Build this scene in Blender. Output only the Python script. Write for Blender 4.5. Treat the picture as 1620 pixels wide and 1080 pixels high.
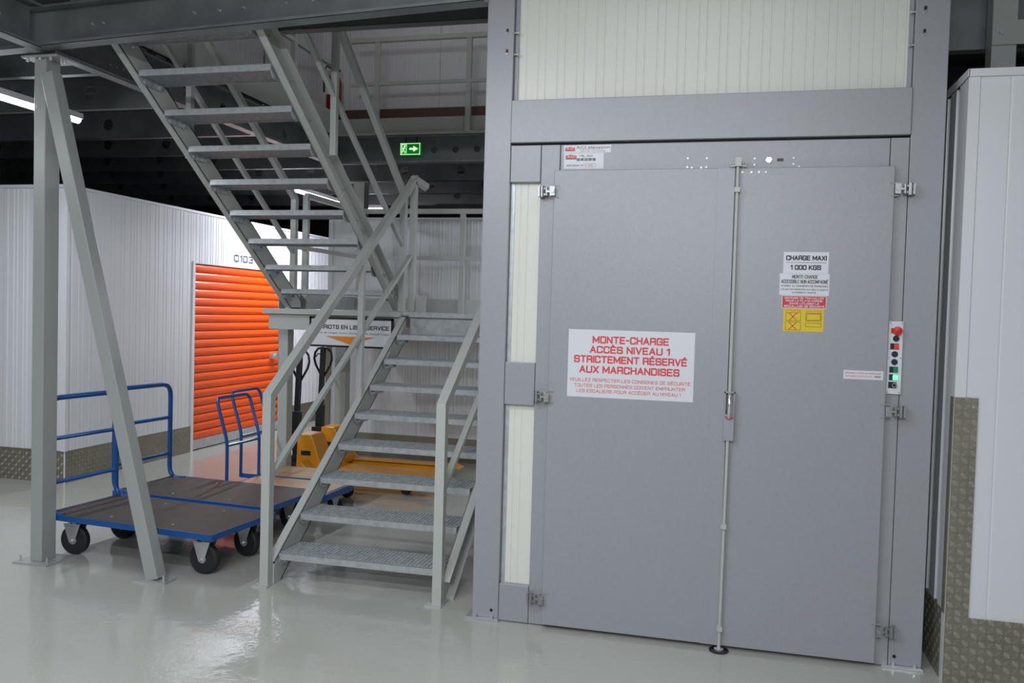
import bpy, math, random
from mathutils import Vector, Matrix
random.seed(7)
for o in list(bpy.data.objects): bpy.data.objects.remove(o)
sc = bpy.context.scene
COL = sc.collection
# ------------------------------------------------------------------ camera
YAW, PITCH, ROLL, F = .2422, -.0341, .0279, 1347.08
cy, sy, cp, sp = math.cos(YAW), math.sin(YAW), math.cos(PITCH), math.sin(PITCH)
fw = Vector((-sy*cp, cy*cp, sp)); rt = Vector((cy, sy, 0)); up = rt.cross(fw)
r2 = math.cos(ROLL)*rt + math.sin(ROLL)*up; u2 = -math.sin(ROLL)*rt + math.cos(ROLL)*up
cam = bpy.data.cameras.new('camera'); co = bpy.data.objects.new('camera', cam); COL.objects.link(co)
m = Matrix((r2, u2, -fw)).transposed().to_4x4(); m.translation = (0, 0, 1.55); co.matrix_world = m
cam.sensor_width = 36; cam.lens = 36*F/1620; cam.clip_start = .05; cam.clip_end = 100
sc.camera = co
# ------------------------------------------------------------------ world, lights, exposure
w = bpy.data.worlds.new('world'); sc.world = w; w.use_nodes = True
w.node_tree.nodes['Background'].inputs[0].default_value = (.55, .6, .7, 1)
w.node_tree.nodes['Background'].inputs[1].default_value = .03
sc.view_settings.view_transform = 'Standard'; sc.view_settings.look = 'None'
sc.view_settings.exposure = .08; sc.view_settings.gamma = 1; sc.view_settings.use_curve_mapping = False

def area(name, loc, sx, sy_, power, rotz=0, color=(.93, .96, 1), tilt=0):
    l = bpy.data.lights.new(name, 'AREA'); l.shape = 'RECTANGLE'; l.size = sx; l.size_y = sy_
    l.energy = power; l.color = color
    o = bpy.data.objects.new(name, l); COL.objects.link(o); o.location = loc; o.rotation_euler = (math.radians(tilt), 0, rotz)
    return o
# fluorescent tubes hung under the mezzanine (the room's lamps), plus two added fill lamps
area('tube_or_fill_lamp', (-.35, -2.4, 2.98), 1.2, .14, 92, tilt=45)
area('tube_or_fill_lamp', (-1.75, 1.9, 3.0), 1.5, .08, 27, tilt=20)
area('tube_or_fill_lamp', (-.15, 2.75, 3.42), 1.3, .05, 7)
area('tube_or_fill_lamp', (1.9, -2.6, 3.0), 1.5, .10, 24, tilt=35)
area('tube_or_fill_lamp', (-2.6, -.6, 3.35), 1.5, .10, 72)
area('tube_or_fill_lamp', (-.2, -.6, 3.35), 1.5, .10, 66)  # added fill, no tube known here: lifts the floor and lower doors
area('tube_or_fill_lamp', (-6.15, 1.72, 2.86), 1.5, .06, 13, tilt=35)
area('tube_or_fill_lamp', (-4.6, 4.55, 2.80), .05, 1.5, 30)
area('tube_or_fill_lamp', (-4.72, 9.2, 2.80), .05, 1.4, 48)
area('tube_or_fill_lamp', (-.2, 7.3, 2.86), 1.5, .06, 34)
area('tube_or_fill_lamp', (-2.6, 7.0, 5.5), 1.5, .06, 6, color=(1, .93, .90))  # added weak fill above the stairwell to brighten the upper floor
area('tube_or_fill_lamp', (-8.5, 2.5, 2.86), 1.5, .06, 9)

# ------------------------------------------------------------------ materials
def mat(name, col, rough=.5, metal=0, bump=0, bscale=200, var=0, vscale=3, emit=None, spec=None):
    m = bpy.data.materials.new(name); m.use_nodes = True; n = m.node_tree.nodes; L = m.node_tree.links
    b = n['Principled BSDF']; b.inputs['Base Color'].default_value = (*col, 1)
    b.inputs['Roughness'].default_value = rough; b.inputs['Metallic'].default_value = metal
    if spec is not None: b.inputs['Specular IOR Level'].default_value = spec
    tc = n.new('ShaderNodeTexCoord') if (bump or var) else None
    if bump:
        t = n.new('ShaderNodeTexNoise'); t.inputs['Scale'].default_value = bscale; t.inputs['Detail'].default_value = 3
        L.new(tc.outputs['Object'], t.inputs['Vector'])
        bp = n.new('ShaderNodeBump'); bp.inputs['Strength'].default_value = bump; bp.inputs['Distance'].default_value = .002
        L.new(t.outputs['Fac'], bp.inputs['Height']); L.new(bp.outputs['Normal'], b.inputs['Normal'])
    if var:
        t = n.new('ShaderNodeTexNoise'); t.inputs['Scale'].default_value = vscale; t.inputs['Detail'].default_value = 5
        L.new(tc.outputs['Object'], t.inputs['Vector'])
        r = n.new('ShaderNodeValToRGB')
        r.color_ramp.elements[0].position = .3; r.color_ramp.elements[1].position = .7
        r.color_ramp.elements[0].color = (*[c*(1-var) for c in col], 1); r.color_ramp.elements[1].color = (*[min(1, c*(1+var)) for c in col], 1)
        L.new(t.outputs['Fac'], r.inputs['Fac']); L.new(r.outputs['Color'], b.inputs['Base Color'])
    if emit:
        b.inputs['Emission Color'].default_value = (*emit[:3], 1); b.inputs['Emission Strength'].default_value = emit[3]
    return m
M = dict(
 grey=mat('lift_grey_paint', (.325, .34, .37), .31, 0, .3, 420, .03, 60, spec=.7),
 cream=mat('cream_steel', (.74, .755, .69), .3, 0, 0),
 white=mat('white_steel', (.74, .76, .80), .28),
 whitef=mat('white_steel_flat', (.74, .76, .80), .3),
 stair=mat('stair_paint', (.47, .50, .475), .38, 0, .1, 120),
 post=mat('post_paint', (.37, .39, .385), .28, 0, .08, 100),
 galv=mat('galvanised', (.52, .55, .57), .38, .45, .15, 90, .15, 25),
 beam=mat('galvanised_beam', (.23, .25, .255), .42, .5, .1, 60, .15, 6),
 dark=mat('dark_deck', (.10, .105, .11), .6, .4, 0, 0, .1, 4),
 steel=mat('bright_steel', (.40, .41, .42), .38, .85, .1, 150),
 grate=mat('galvanised_grating', (.50, .54, .57), .34, .4, .2, 80, .2, 30),
 chrome=mat('zinc', (.72, .73, .75), .22, .7, .1, 150),
 black=mat('black_plastic', (.012, .012, .014), .4),
 rubber=mat('rubber', (.018, .018, .022), .65),
 blue=mat('blue_paint', (.008, .085, .31), .28),
 ply=mat('brown_ply', (.050, .038, .034), .6, 0, .15, 300, .2, 12),
 wood=mat('beech_ply', (.52, .33, .17), .45, 0, .05, 40, .12, 5),
 orange=mat('orange_steel', (.83, .10, .008), .32),
 yellow=mat('yellow_paint', (.80, .33, .012), .35),
 text=mat('text_dark', (.012, .014, .03), .6), red=mat('text_red', (.72, .05, .07), .5),
 redbtn=mat('red_plastic', (.65, .02, .015), .3),
 paper=mat('sticker_white', (.72, .74, .78), .35), stkyel=mat('sticker_yellow', (.78, .56, .01), .4),
 stkred=mat('sticker_red', (.62, .02, .03), .4), grn=mat('green_plastic', (.01, .25, .12), .3),
 tri=mat('sign_orange', (.75, .25, .02), .5),
 led=mat('led_diffuser', (1, 1, 1), .4, emit=(.85, .92, 1, 14)),
 grnlit=mat('green_lamp', (.1, .8, .3), .4, emit=(.15, 1, .35, 1.6)),
 redlit=mat('red_lamp', (.8, .05, .03), .3, emit=(1, .03, .02, .08)),
 exitg=mat('exit_green', (.01, .25, .03), .4, emit=(.01, .25, .03, .25)),
 exitw=mat('exit_light', (.6, 1, .6), .4, emit=(.5, 1, .45, 1.3)),
 pink=mat('kick_brown', (.15, .10, .075), .5, .3),
 extred=mat('extinguisher_red', (.35, .008, .008), .35),
)
# floor: glossy epoxy with orange-peel waves
def floor_mat():
    m = bpy.data.materials.new('epoxy_floor'); m.use_nodes = True; n = m.node_tree.nodes; L = m.node_tree.links
    b = n['Principled BSDF']; b.inputs['Roughness'].default_value = .075; b.inputs['Specular IOR Level'].default_value = .5
    tc = n.new('ShaderNodeTexCoord')
    t = n.new('ShaderNodeTexNoise'); t.inputs['Scale'].default_value = 1.3; t.inputs['Detail'].default_value = 6
    r = n.new('ShaderNodeValToRGB'); r.color_ramp.elements[0].color = (.435, .445, .41, 1); r.color_ramp.elements[1].color = (.505, .515, .475, 1)
    L.new(tc.outputs['Object'], t.inputs['Vector']); L.new(t.outputs['Fac'], r.inputs['Fac']); L.new(r.outputs['Color'], b.inputs['Base Color'])
    t2 = n.new('ShaderNodeTexNoise'); t2.inputs['Scale'].default_value = 26; t2.inputs['Detail'].default_value = 3; t2.inputs['Distortion'].default_value = 1.2
    t3 = n.new('ShaderNodeTexNoise'); t3.inputs['Scale'].default_value = 2.2; t3.inputs['Detail'].default_value = 2
    r3 = n.new('ShaderNodeValToRGB'); r3.color_ramp.elements[0].position = .40; r3.color_ramp.elements[1].position = .58
    mu = n.new('ShaderNodeMath'); mu.operation = 'MULTIPLY'
    L.new(tc.outputs['Object'], t2.inputs['Vector']); L.new(tc.outputs['Object'], t3.inputs['Vector']); L.new(t3.outputs['Fac'], r3.inputs['Fac'])
    L.new(t2.outputs['Fac'], mu.inputs[0]); L.new(r3.outputs['Color'], mu.inputs[1])
    t4 = n.new('ShaderNodeTexNoise'); t4.inputs['Scale'].default_value = 9; t4.inputs['Detail'].default_value = 3
    L.new(tc.outputs['Object'], t4.inputs['Vector'])
    ad = n.new('ShaderNodeMath'); ad.operation = 'ADD'; L.new(mu.outputs[0], ad.inputs[0]); L.new(t4.outputs['Fac'], ad.inputs[1])
    bp = n.new('ShaderNodeBump'); bp.inputs['Strength'].default_value = .33; bp.inputs['Distance'].default_value = .005
    L.new(ad.outputs[0], bp.inputs['Height']); L.new(bp.outputs['Normal'], b.inputs['Normal'])
    return m
M['floor'] = floor_mat()
# chequer plate for the surfaces too far off to count bars: relief as bump only
def chequer_mat(name, col):
    m = bpy.data.materials.new(name); m.use_nodes = True; n = m.node_tree.nodes; L = m.node_tree.links
    b = n['Principled BSDF']; b.inputs['Base Color'].default_value = (*col, 1); b.inputs['Metallic'].default_value = .55; b.inputs['Roughness'].default_value = .42
    tc = n.new('ShaderNodeTexCoord'); hs = []
    for a in (45, -45):
        mp = n.new('ShaderNodeMapping'); mp.inputs['Rotation'].default_value = (math.radians(a), math.radians(a), 0)
        wv = n.new('ShaderNodeTexWave'); wv.inputs['Scale'].default_value = 24; wv.bands_direction = 'Z'
        L.new(tc.outputs['Object'], mp.inputs['Vector']); L.new(mp.outputs['Vector'], wv.inputs['Vector']); hs.append(wv)
    mx = n.new('ShaderNodeMath'); mx.operation = 'MULTIPLY'; L.new(hs[0].outputs['Fac'], mx.inputs[0]); L.new(hs[1].outputs['Fac'], mx.inputs[1])
    bp = n.new('ShaderNodeBump'); bp.inputs['Strength'].default_value = .5; bp.inputs['Distance'].default_value = .004
    L.new(mx.outputs[0], bp.inputs['Height']); L.new(bp.outputs['Normal'], b.inputs['Normal'])
    return m
M['cheq'] = chequer_mat('chequer_plate', (.27, .25, .195))
M['plate'] = mat('chequer_base', (.25, .235, .19), .4, .4, .1, 40, .12, 8)
M['platedim'] = mat('chequer_bar_dim_glint', (.36, .34, .27), .4, .3)  # dimmer copy of the bar colour: weaker glint on the left walls painted in
M['plateglint'] = mat('chequer_bar_glint', (.62, .60, .52), .3, .35)  # lighter than the sheet: the bars' glint is painted into the colour

# ------------------------------------------------------------------ mesh helpers
class MB:
    def __init__(s): s.v = []; s.f = []
    def add(s, vs, fs):
        n = len(s.v); s.v += [tuple(v) for v in vs]; s.f += [tuple(i+n for i in f) for f in fs]; return s
    def box(s, x0, x1, y0, y1, z0, z1):
        return s.add([(x0,y0,z0),(x1,y0,z0),(x1,y1,z0),(x0,y1,z0),(x0,y0,z1),(x1,y0,z1),(x1,y1,z1),(x0,y1,z1)],
                     [(0,3,2,1),(4,5,6,7),(0,1,5,4),(1,2,6,5),(2,3,7,6),(3,0,4,7)])
    def prism(s, prof, axis, lo, hi):
        """profile of (a,b) pairs in the plane normal to axis, extruded lo..hi. x:(y,z) y:(x,z) z:(x,y)"""
        def P(a, b, t): return (t,a,b) if axis == 'x' else (a,t,b) if axis == 'y' else (a,b,t)
        n = len(prof); area_ = sum(prof[i][0]*prof[(i+1)%n][1]-prof[(i+1)%n][0]*prof[i][1] for i in range(n))
        if (area_ < 0) != (axis == 'y'): prof = prof[::-1]
        vs = [P(a,b,lo) for a,b in prof]+[P(a,b,hi) for a,b in prof]
        fs = [tuple(range(n))[::-1], tuple(range(n,2*n))]+[(i,(i+1)%n,(i+1)%n+n,i+n) for i in range(n)]
        return s.add(vs, fs)
    def bar(s, p0, p1, wx, h, side=None):
        """rectangular bar between two points; wx = width along side vector, h = thickness across"""
        p0, p1 = Vector(p0), Vector(p1); d = (p1-p0).normalized()
        a = Vector(side) if side else (Vector((1,0,0)) if abs(d.x) < .9 else Vector((0,1,0)))
        a = (a-d*a.dot(d)).normalized(); b = d.cross(a)
        vs = [p+a*sx*wx/2+b*sz*h/2 for p in (p0,p1) for sx,sz in ((-1,-1),(1,-1),(1,1),(-1,1))]
        return s.add(vs, [(0,3,2,1),(4,5,6,7),(0,1,5,4),(1,2,6,5),(2,3,7,6),(3,0,4,7)])
    def cyl(s, p0, p1, r, n=12, r1=None):
        p0, p1 = Vector(p0), Vector(p1); d = (p1-p0).normalized(); r1 = r if r1 is None else r1
        a = d.orthogonal().normalized(); b = d.cross(a); vs = []
        for p, q in ((p0,r),(p1,r1)):
            for i in range(n):
                t = 2*math.pi*i/n; vs.append(p+a*q*math.cos(t)+b*q*math.sin(t))
        return s.add(vs, [tuple(range(n))[::-1], tuple(range(n,2*n))]+[(i,(i+1)%n,(i+1)%n+n,i+n) for i in range(n)])
    def tube(s, pts, r, n=8):
        pts = [Vector(p) for p in pts]; vs = []; prev = None
        for i, p in enumerate(pts):
            d = ((pts[min(i+1,len(pts)-1)]-p).normalized()+(p-pts[max(i-1,0)]).normalized()).normalized()
            a = (prev-d*prev.dot(d)).normalized() if prev else d.orthogonal().normalized()
            prev = a; b = d.cross(a)
            for k in range(n):
                t = 2*math.pi*k/n; vs.append(p+a*r*math.cos(t)+b*r*math.sin(t))
        fs = [tuple(range(n))[::-1], tuple(range(len(vs)-n,len(vs)))]
        for i in range(len(pts)-1):
            fs += [(i*n+k, i*n+(k+1)%n, (i+1)*n+(k+1)%n, (i+1)*n+k) for k in range(n)]
        return s.add(vs, fs)
    def lathe(s, prof, c, axis='z', n=24):
        vs = []; c = Vector(c)
        for r, h in prof:
            for k in range(n):
                t = 2*math.pi*k/n; a, b = r*math.cos(t), r*math.sin(t)
                vs.append(c+Vector((a,b,h) if axis == 'z' else (h,a,b) if axis == 'x' else (a,h,-b)))
        fs = [tuple(range(n))[::-1], tuple(range(len(vs)-n,len(vs)))]
        for i in range(len(prof)-1):
            fs += [(i*n+k, i*n+(k+1)%n, (i+1)*n+(k+1)%n, (i+1)*n+k) for k in range(n)]
        return s.add(vs, fs)
    def build(s, name, m, parent=None, off=None, bevel=0, smooth=False, **props):
        o = off if off is not None else (rootloc(parent) if parent else Vector((0,0,0)))
        me = bpy.data.meshes.new(name); me.from_pydata([(v[0]-o[0],v[1]-o[1],v[2]-o[2]) for v in s.v], [], s.f)
        me.materials.append(M[m] if isinstance(m, str) else m); me.update()
        ob = bpy.data.objects.new(name, me); COL.objects.link(ob)
        if smooth:
            me.polygons.foreach_set('use_smooth', [True]*len(me.polygons)); me.set_sharp_from_angle(angle=math.radians(40))
        if parent: ob.parent = parent
        elif off is not None: ob.location = off
        if bevel:
            b = ob.modifiers.new('bevel', 'BEVEL'); b.width = bevel; b.segments = 2; b.limit_method = 'ANGLE'
        for k, v in props.items(): ob[k] = v
        return ob
def build_split(mb, name, m, parent, **kw):
    """one object per connected piece"""
    par = list(range(len(mb.v)))
    def find(i):
        while par[i] != i: par[i] = par[par[i]]; i = par[i]
        return i
    for f in mb.f:
        for k in f[1:]: par[find(k)] = find(f[0])
    groups = {}
    for f in mb.f: groups.setdefault(find(f[0]), []).append(f)
    for fs in groups.values():
        ids = sorted({i for f in fs for i in f}); mp = {i: n for n, i in enumerate(ids)}
        q = MB(); q.v = [mb.v[i] for i in ids]; q.f = [tuple(mp[i] for i in f) for f in fs]
        q.build(name, m, parent, **kw)
def rootloc(o):
    while o.parent: o = o.parent
    return o.location.copy()
def thing(name, label, cat, loc=(0,0,0), group=None, rz=0):
    o = bpy.data.objects.new(name, None); COL.objects.link(o); o.location = loc; o.rotation_euler = (0,0,rz); o.empty_display_size = .1
    o['label'] = label; o['category'] = cat
    if group: o['group'] = group
    return o
def tag(o, label, cat, group=None):
    o['label'] = label; o['category'] = cat
    if group: o['group'] = group
    return o
def copy_tree(o, parent=None):
    c = o.copy(); COL.objects.link(c); c.parent = parent
    for ch in list(o.children): copy_tree(ch, c)
    return c
def struct(o): o['kind'] = 'structure'; return o
def place(mesh, name, parent, loc=(0,0,0), rz=0):
    o = bpy.data.objects.new(name, mesh); COL.objects.link(o); o.parent = parent
    o.location = loc; o.rotation_euler = (0,0,rz); return o
CAPH = {}
def text(s, parent, m, face, a0, a1, zc, cap, plane, name='lettering', bold=0.0, depth=.0006, merge=None):
    """flat lettering fitted between a0..a1 with given cap height, centred on zc. face: front (-Y) or right (+X)"""
    def geo(t):
        c = bpy.data.curves.new('t', 'FONT'); c.body = t; c.size = 1; c.resolution_u = 2; c.offset = bold
        ob = bpy.data.objects.new('t', c); COL.objects.link(ob)
        me = bpy.data.meshes.new_from_object(ob)
        v = [tuple(x.co) for x in me.vertices]; f = [tuple(p.vertices) for p in me.polygons]
        bpy.data.objects.remove(ob); bpy.data.curves.remove(c); bpy.data.meshes.remove(me)
        return v, f
    if bold not in CAPH:
        v, _ = geo('H'); CAPH[bold] = max(q[1] for q in v)-min(q[1] for q in v)
    v, f = geo(s); x0 = min(q[0] for q in v); x1 = max(q[0] for q in v)
    kx = (a1-a0)/(x1-x0); kz = cap/CAPH[bold]
    out = []
    for q in v:
        a = a0+(q[0]-x0)*kx; z = zc-cap/2+q[1]*kz
        out.append((a, plane-depth, z) if face == 'front' else (plane+depth, a, z))
    mb = merge or MB(); mb.add(out, f)
    if merge is None: return mb.build(name, m, parent)

GL = {  # engraved square-round capitals, strokes on a 4 x 6 grid
'A':(4.2,[[(0,0),(2.1,6),(4.2,0)],[(.8,1.9),(3.4,1.9)]]),'B':(4,[[(0,0),(0,6),(3.3,6),(3.8,5.4),(3.8,3.7),(3.3,3.1),(0,3.1)],[(3.3,3.1),(4,2.5),(4,.6),(3.4,0),(0,0)]]),
'C':(4,[[(4,4.6),(4,5.4),(3.4,6),(.6,6),(0,5.4),(0,.6),(.6,0),(3.4,0),(4,.6),(4,1.6)]]),'D':(4,[[(0,0),(0,6),(3.2,6),(4,5.2),(4,.8),(3.2,0),(0,0)]]),
'E':(3.7,[[(3.7,6),(0,6),(0,0),(3.7,0)],[(0,3.05),(3.3,3.05)]]),'F':(3.6,[[(3.6,6),(0,6),(0,0)],[(0,3),(3.2,3)]]),
'G':(4,[[(4,4.7),(4,5.4),(3.4,6),(.6,6),(0,5.4),(0,.6),(.6,0),(3.4,0),(4,.6),(4,2.9),(2.2,2.9)]]),'H':(4,[[(0,0),(0,6)],[(4,0),(4,6)],[(0,3.1),(4,3.1)]]),
'I':(0,[[(0,0),(0,6)]]),'J':(3,[[(3,6),(3,.6),(2.4,0),(.6,0),(0,.6),(0,1.6)]]),'K':(4,[[(0,0),(0,6)],[(3.8,6),(1,3.1),(0,3.1)],[(1,3.1),(4,0)]]),
'L':(3.5,[[(0,6),(0,0),(3.5,0)]]),'M':(5,[[(0,0),(0,6),(2.5,1.2),(5,6),(5,0)]]),'N':(4,[[(0,0),(0,6),(4,0),(4,6)]]),
'O':(4.2,[[(.6,0),(0,.6),(0,5.4),(.6,6),(3.6,6),(4.2,5.4),(4.2,.6),(3.6,0),(.6,0)]]),'P':(3.9,[[(0,0),(0,6),(3.3,6),(3.9,5.4),(3.9,3.2),(3.3,2.6),(0,2.6)]]),
'Q':(4.2,[[(.6,0),(0,.6),(0,5.4),(.6,6),(3.6,6),(4.2,5.4),(4.2,.6),(3.6,0),(.6,0)],[(2.6,1.2),(4.2,-.6)]]),'R':(4,[[(0,0),(0,6),(3.3,6),(3.9,5.4),(3.9,3.3),(3.3,2.7),(0,2.7)],[(3.1,2.7),(3.9,2),(4,0)]]),
'S':(4,[[(3.9,4.7),(3.9,5.4),(3.3,6),(.6,6),(0,5.4),(0,3.8),(.6,3.2),(3.4,3),(4,2.4),(4,.6),(3.4,0),(.6,0),(0,.6),(0,1.5)]]),'T':(4,[[(0,6),(4,6)],[(2,6),(2,0)]]),
'U':(4.1,[[(0,6),(0,.6),(.6,0),(3.5,0),(4.1,.6),(4.1,6)]]),'V':(4,[[(0,6),(2,0),(4,6)]]),'X':(4,[[(0,0),(4,6)],[(0,6),(4,0)]]),'Z':(4,[[(0,6),(4,6),(0,0),(4,0)]]),
'0':(3.8,[[(.6,0),(0,.6),(0,5.4),(.6,6),(3.2,6),(3.8,5.4),(3.8,.6),(3.2,0),(.6,0)]]),'1':(1.6,[[(0,4.9),(1.6,6),(1.6,0)]]),
'3':(3.8,[[(0,5),(0,5.5),(.5,6),(3.2,6),(3.7,5.5),(3.7,3.7),(3.2,3.1),(1.2,3.1)],[(3.2,3.1),(3.8,2.5),(3.8,.6),(3.2,0),(.5,0),(0,.5),(0,1.2)]]),
'2':(3.8,[[(0,4.8),(0,5.4),(.6,6),(3.2,6),(3.8,5.4),(3.8,3.6),(3.2,3.1),(.6,2.8),(0,2.2),(0,0),(3.8,0)]]),'6':(3.8,[[(3.7,5),(3.7,5.5),(3.2,6),(.6,6),(0,5.4),(0,.6),(.6,0),(3.2,0),(3.8,.6),(3.8,2.8),(3.2,3.4),(0,3.4)]]),
'9':(3.8,[[(.1,1),(.1,.5),(.6,0),(3.2,0),(3.8,.6),(3.8,5.4),(3.2,6),(.6,6),(0,5.4),(0,3.2),(.6,2.6),(3.8,2.6)]]),'5':(3.8,[[(3.6,6),(.2,6),(.1,3.4),(3.2,3.4),(3.8,2.8),(3.8,.6),(3.2,0),(.5,0),(0,.6),(0,1.2)]]),
'-':(2,[[(0,2.9),(2,2.9)]]),'.':(0,[[(0,0),(0,.1)]])}
ACC = {'È':('E',[(1.2,7.9),(2.2,7.1)]),'É':('E',[(2.5,7.9),(1.5,7.1)])}
def stroke_text(s, parent, m, face, a0, a1, zc, cap, plane, w=.17, name='lettering', depth=.0006, gap=1.75):
    """bold square lettering from overlapping stroke plates; w = stroke / cap height"""
    segs = []; x = 0
    for ch_ in s:
        if ch_ == ' ': x += 2.6; continue
        extra = None
        if ch_ in ACC: ch_, extra = ACC[ch_]
        wd, st = GL[ch_]
        for pl in st+([extra] if extra else []):
            for i in range(len(pl)-1): segs.append(((pl[i][0]+x, pl[i][1]), (pl[i+1][0]+x, pl[i+1][1])))
        x += wd+gap
    x -= gap; t = w*cap; kx = (a1-a0-t)/x; kz = (cap-t)/6
    mb = MB()
    for si, (p, q) in enumerate(segs):
        dd = depth+(si % 9)*4e-5
        P = Vector((a0+t/2+p[0]*kx, zc-cap/2+t/2+p[1]*kz)); Q = Vector((a0+t/2+q[0]*kx, zc-cap/2+t/2+q[1]*kz))
        d = (Q-P).normalized(); nrm = Vector((-d.y, d.x))*t/2; P = P-d*t*.42; Q = Q+d*t*.42
        vs = [P-nrm, Q-nrm, Q+nrm, P+nrm]
        mb.add([(v.x, plane-dd, v.y) if face == 'front' else (plane+dd, v.x, v.y) for v in vs], [(0,1,2,3)])
    return mb.build(name, m, parent, kind='stuff') if False else mb.build(name, m, parent)

def ribbed(a0, a1, z0, z1, plane, face, period=.1, groove=.008, d=.003, raised=False, phase=0, back=.04):
    """micro-ribbed sandwich panel as one closed sheet; a runs along X (face front) or Y (face right/left)"""
    prof = [(a0, 0)]; a = a0+phase; e = min(.003, groove*.8)
    while a+groove+2*e < a1-.002:
        for k in (0, .38*period):
            s = a+k
            if s > a0+.001 and s+groove+2*e < a1-.001:
                dd = -d if raised else d
                prof += [(s,0),(s+e,dd),(s+e+groove,dd),(s+2*e+groove,0)]
        a += period
    prof += [(a1, 0)]
    mb = MB(); n = len(prof)
    def P(a, q, z):
        if face == 'front': return (a, plane+q, z)
        if face == 'right': return (plane-q, a, z)
        return (plane+q, a, z)
    vs = [P(a,q,z0) for a,q in prof]+[P(a,q,z1) for a,q in prof]+[P(a0,back,z0),P(a1,back,z0),P(a0,back,z1),P(a1,back,z1)]
    fs = [(i,i+1,i+1+n,i+n) for i in range(n-1)]
    fs += [(2*n+1,2*n,2*n+2,2*n+3),(0,n,2*n+2,2*n),(n-1,2*n+1,2*n+3,2*n-1)]
    fs += [tuple([2*n+2]+list(range(n,2*n))+[2*n+3]), tuple([2*n+1]+list(range(n-1,-1,-1))+[2*n])]
    if face == 'right': fs = [f[::-1] for f in fs][::1]; 
    if face == 'right': fs = [f[::-1] for f in fs]
    return mb.add(vs, fs)

def wall(name, face, a0, a1, z0, z1, plane, m, width=1.0, raised=False, **kw):
    """structure wall made of sandwich panels, each its own part"""
    root = struct(bpy.data.objects.new(name, None)); COL.objects.link(root)
    root.location = (a0, plane, 0) if face == 'front' else (plane, a0, 0)
    a = a0
    while a < a1-.02:
        b = min(a+width, a1)
        ribbed(a+.002, b-.002, z0, z1, plane, face, raised=raised, **kw).build('wall_panel', m, root)
        a = b
    return root
def chequer(parent, face, a0, a1, z0, z1, plane, cell=.034, th=.003, sgn=1, h=.0045, bm='plateglint'):
    """chequer-plate sheet with raised lens bars in groups of five"""
    sheet = MB()
    if face == 'front': sheet.box(a0, a1, plane-th, plane, z0, z1)
    else: sheet.box(plane, plane+th, a0, a1, z0, z1) if sgn > 0 else sheet.box(plane-th, plane, a0, a1, z0, z1)
    sh = sheet.build('kick_plate', 'plate', parent)
    bars = MB(); i = 0; a = a0+cell/2
    while a < a1-.004:
        j = 0; z = z0+cell/2
        while z < z1-.004:
            ori = 1 if (i+j) % 2 else -1
            for k in range(-2, 3):
                c = k*cell*.19
                ca, cz = a+c*ori*-.707, z+c*.707
                L_ = cell*(.44, .37, .25)[abs(k)]; wd = cell*.055
                da, dz = .707*ori*1, .707
                p = [(ca-da*L_,cz-dz*L_),(ca+dz*ori*wd,cz-da*ori*wd),(ca+da*L_,cz+dz*L_),(ca-dz*ori*wd,cz+da*ori*wd)]
                p = [(max(a0,min(a1,x)),max(z0,min(z1,y))) for x,y in p]
                if face == 'front':
                    vs = [(x,plane-th,y) for x,y in p]+[(ca,plane-th-h,cz)]
                else:
                    q = plane+th*sgn; vs = [(q,x,y) for x,y in p]+[(q+h*sgn,ca,cz)]
                bars.add(vs, [(0,1,4),(1,2,4),(2,3,4),(3,0,4)])
            z += cell; j += 1
        a += cell; i += 1
    bars.build('raised_pattern', bm, sh, kind='stuff')
    return sh

# ================================================================== SETTING
fl = struct(MB().box(-14, 8, -7, 17, -.1, 0).build('floor', 'floor'))
# far dark enclosure of the hall
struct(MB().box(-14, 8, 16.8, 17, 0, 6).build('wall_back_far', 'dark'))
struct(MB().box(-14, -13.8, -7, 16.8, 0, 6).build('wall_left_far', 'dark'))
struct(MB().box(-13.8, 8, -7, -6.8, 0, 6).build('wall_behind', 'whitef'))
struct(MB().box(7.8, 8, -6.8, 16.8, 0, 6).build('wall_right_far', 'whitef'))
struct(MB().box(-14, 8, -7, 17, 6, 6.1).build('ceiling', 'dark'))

# mezzanine deck (ribbed steel), left / behind / right of the stair well
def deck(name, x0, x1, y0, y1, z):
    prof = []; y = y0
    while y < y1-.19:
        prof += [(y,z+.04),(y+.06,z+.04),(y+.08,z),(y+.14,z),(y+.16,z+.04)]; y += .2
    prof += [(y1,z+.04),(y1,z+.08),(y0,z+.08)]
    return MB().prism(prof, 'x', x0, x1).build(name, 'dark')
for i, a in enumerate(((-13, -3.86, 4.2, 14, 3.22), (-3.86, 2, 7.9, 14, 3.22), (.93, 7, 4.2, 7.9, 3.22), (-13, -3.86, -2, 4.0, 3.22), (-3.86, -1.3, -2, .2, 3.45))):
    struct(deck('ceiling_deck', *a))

# left storage block: orange-door wall running in depth, white wall facing us
XW = -5.36
WL = wall('wall_left', 'right', 6.05, 7.80, .27, 2.49, XW, 'white', width=.875, period=.13, groove=.004, d=.0022)
a = 9.64
while a < 13.9:
    ribbed(a+.002, min(a+1.0, 14)-.002, .27, 2.49, XW, 'right').build('wall_panel', 'white', WL); a += 1.0
ribbed(7.802, 9.638, 1.97, 2.49, XW, 'right').build('wall_panel', 'white', WL)
MB().box(XW-.05, XW+.004, 6.05, 7.80, 0, .27).build('backing', 'whitef', WL)
chequer(WL, 'side', 6.05, 7.80, 0, .272, XW+.004, cell=.036, h=.0015, bm='platedim')
MB().box(XW+.004, XW+.008, 9.64, 14, 0, .272).build('kick_plate', 'cheq', WL)
MB().box(XW-.05, XW+.004, 9.64, 14, 0, .27).build('backing', 'whitef', WL)
MB().box(XW-.04, XW+.012, 6.04, 14, 2.49, 2.515).build('top_trim', 'whitef', WL)
MB().box(XW-.03, XW+.012, 6.036, 6.07, .27, 2.49).build('corner_trim', 'whitef', WL)
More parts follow.
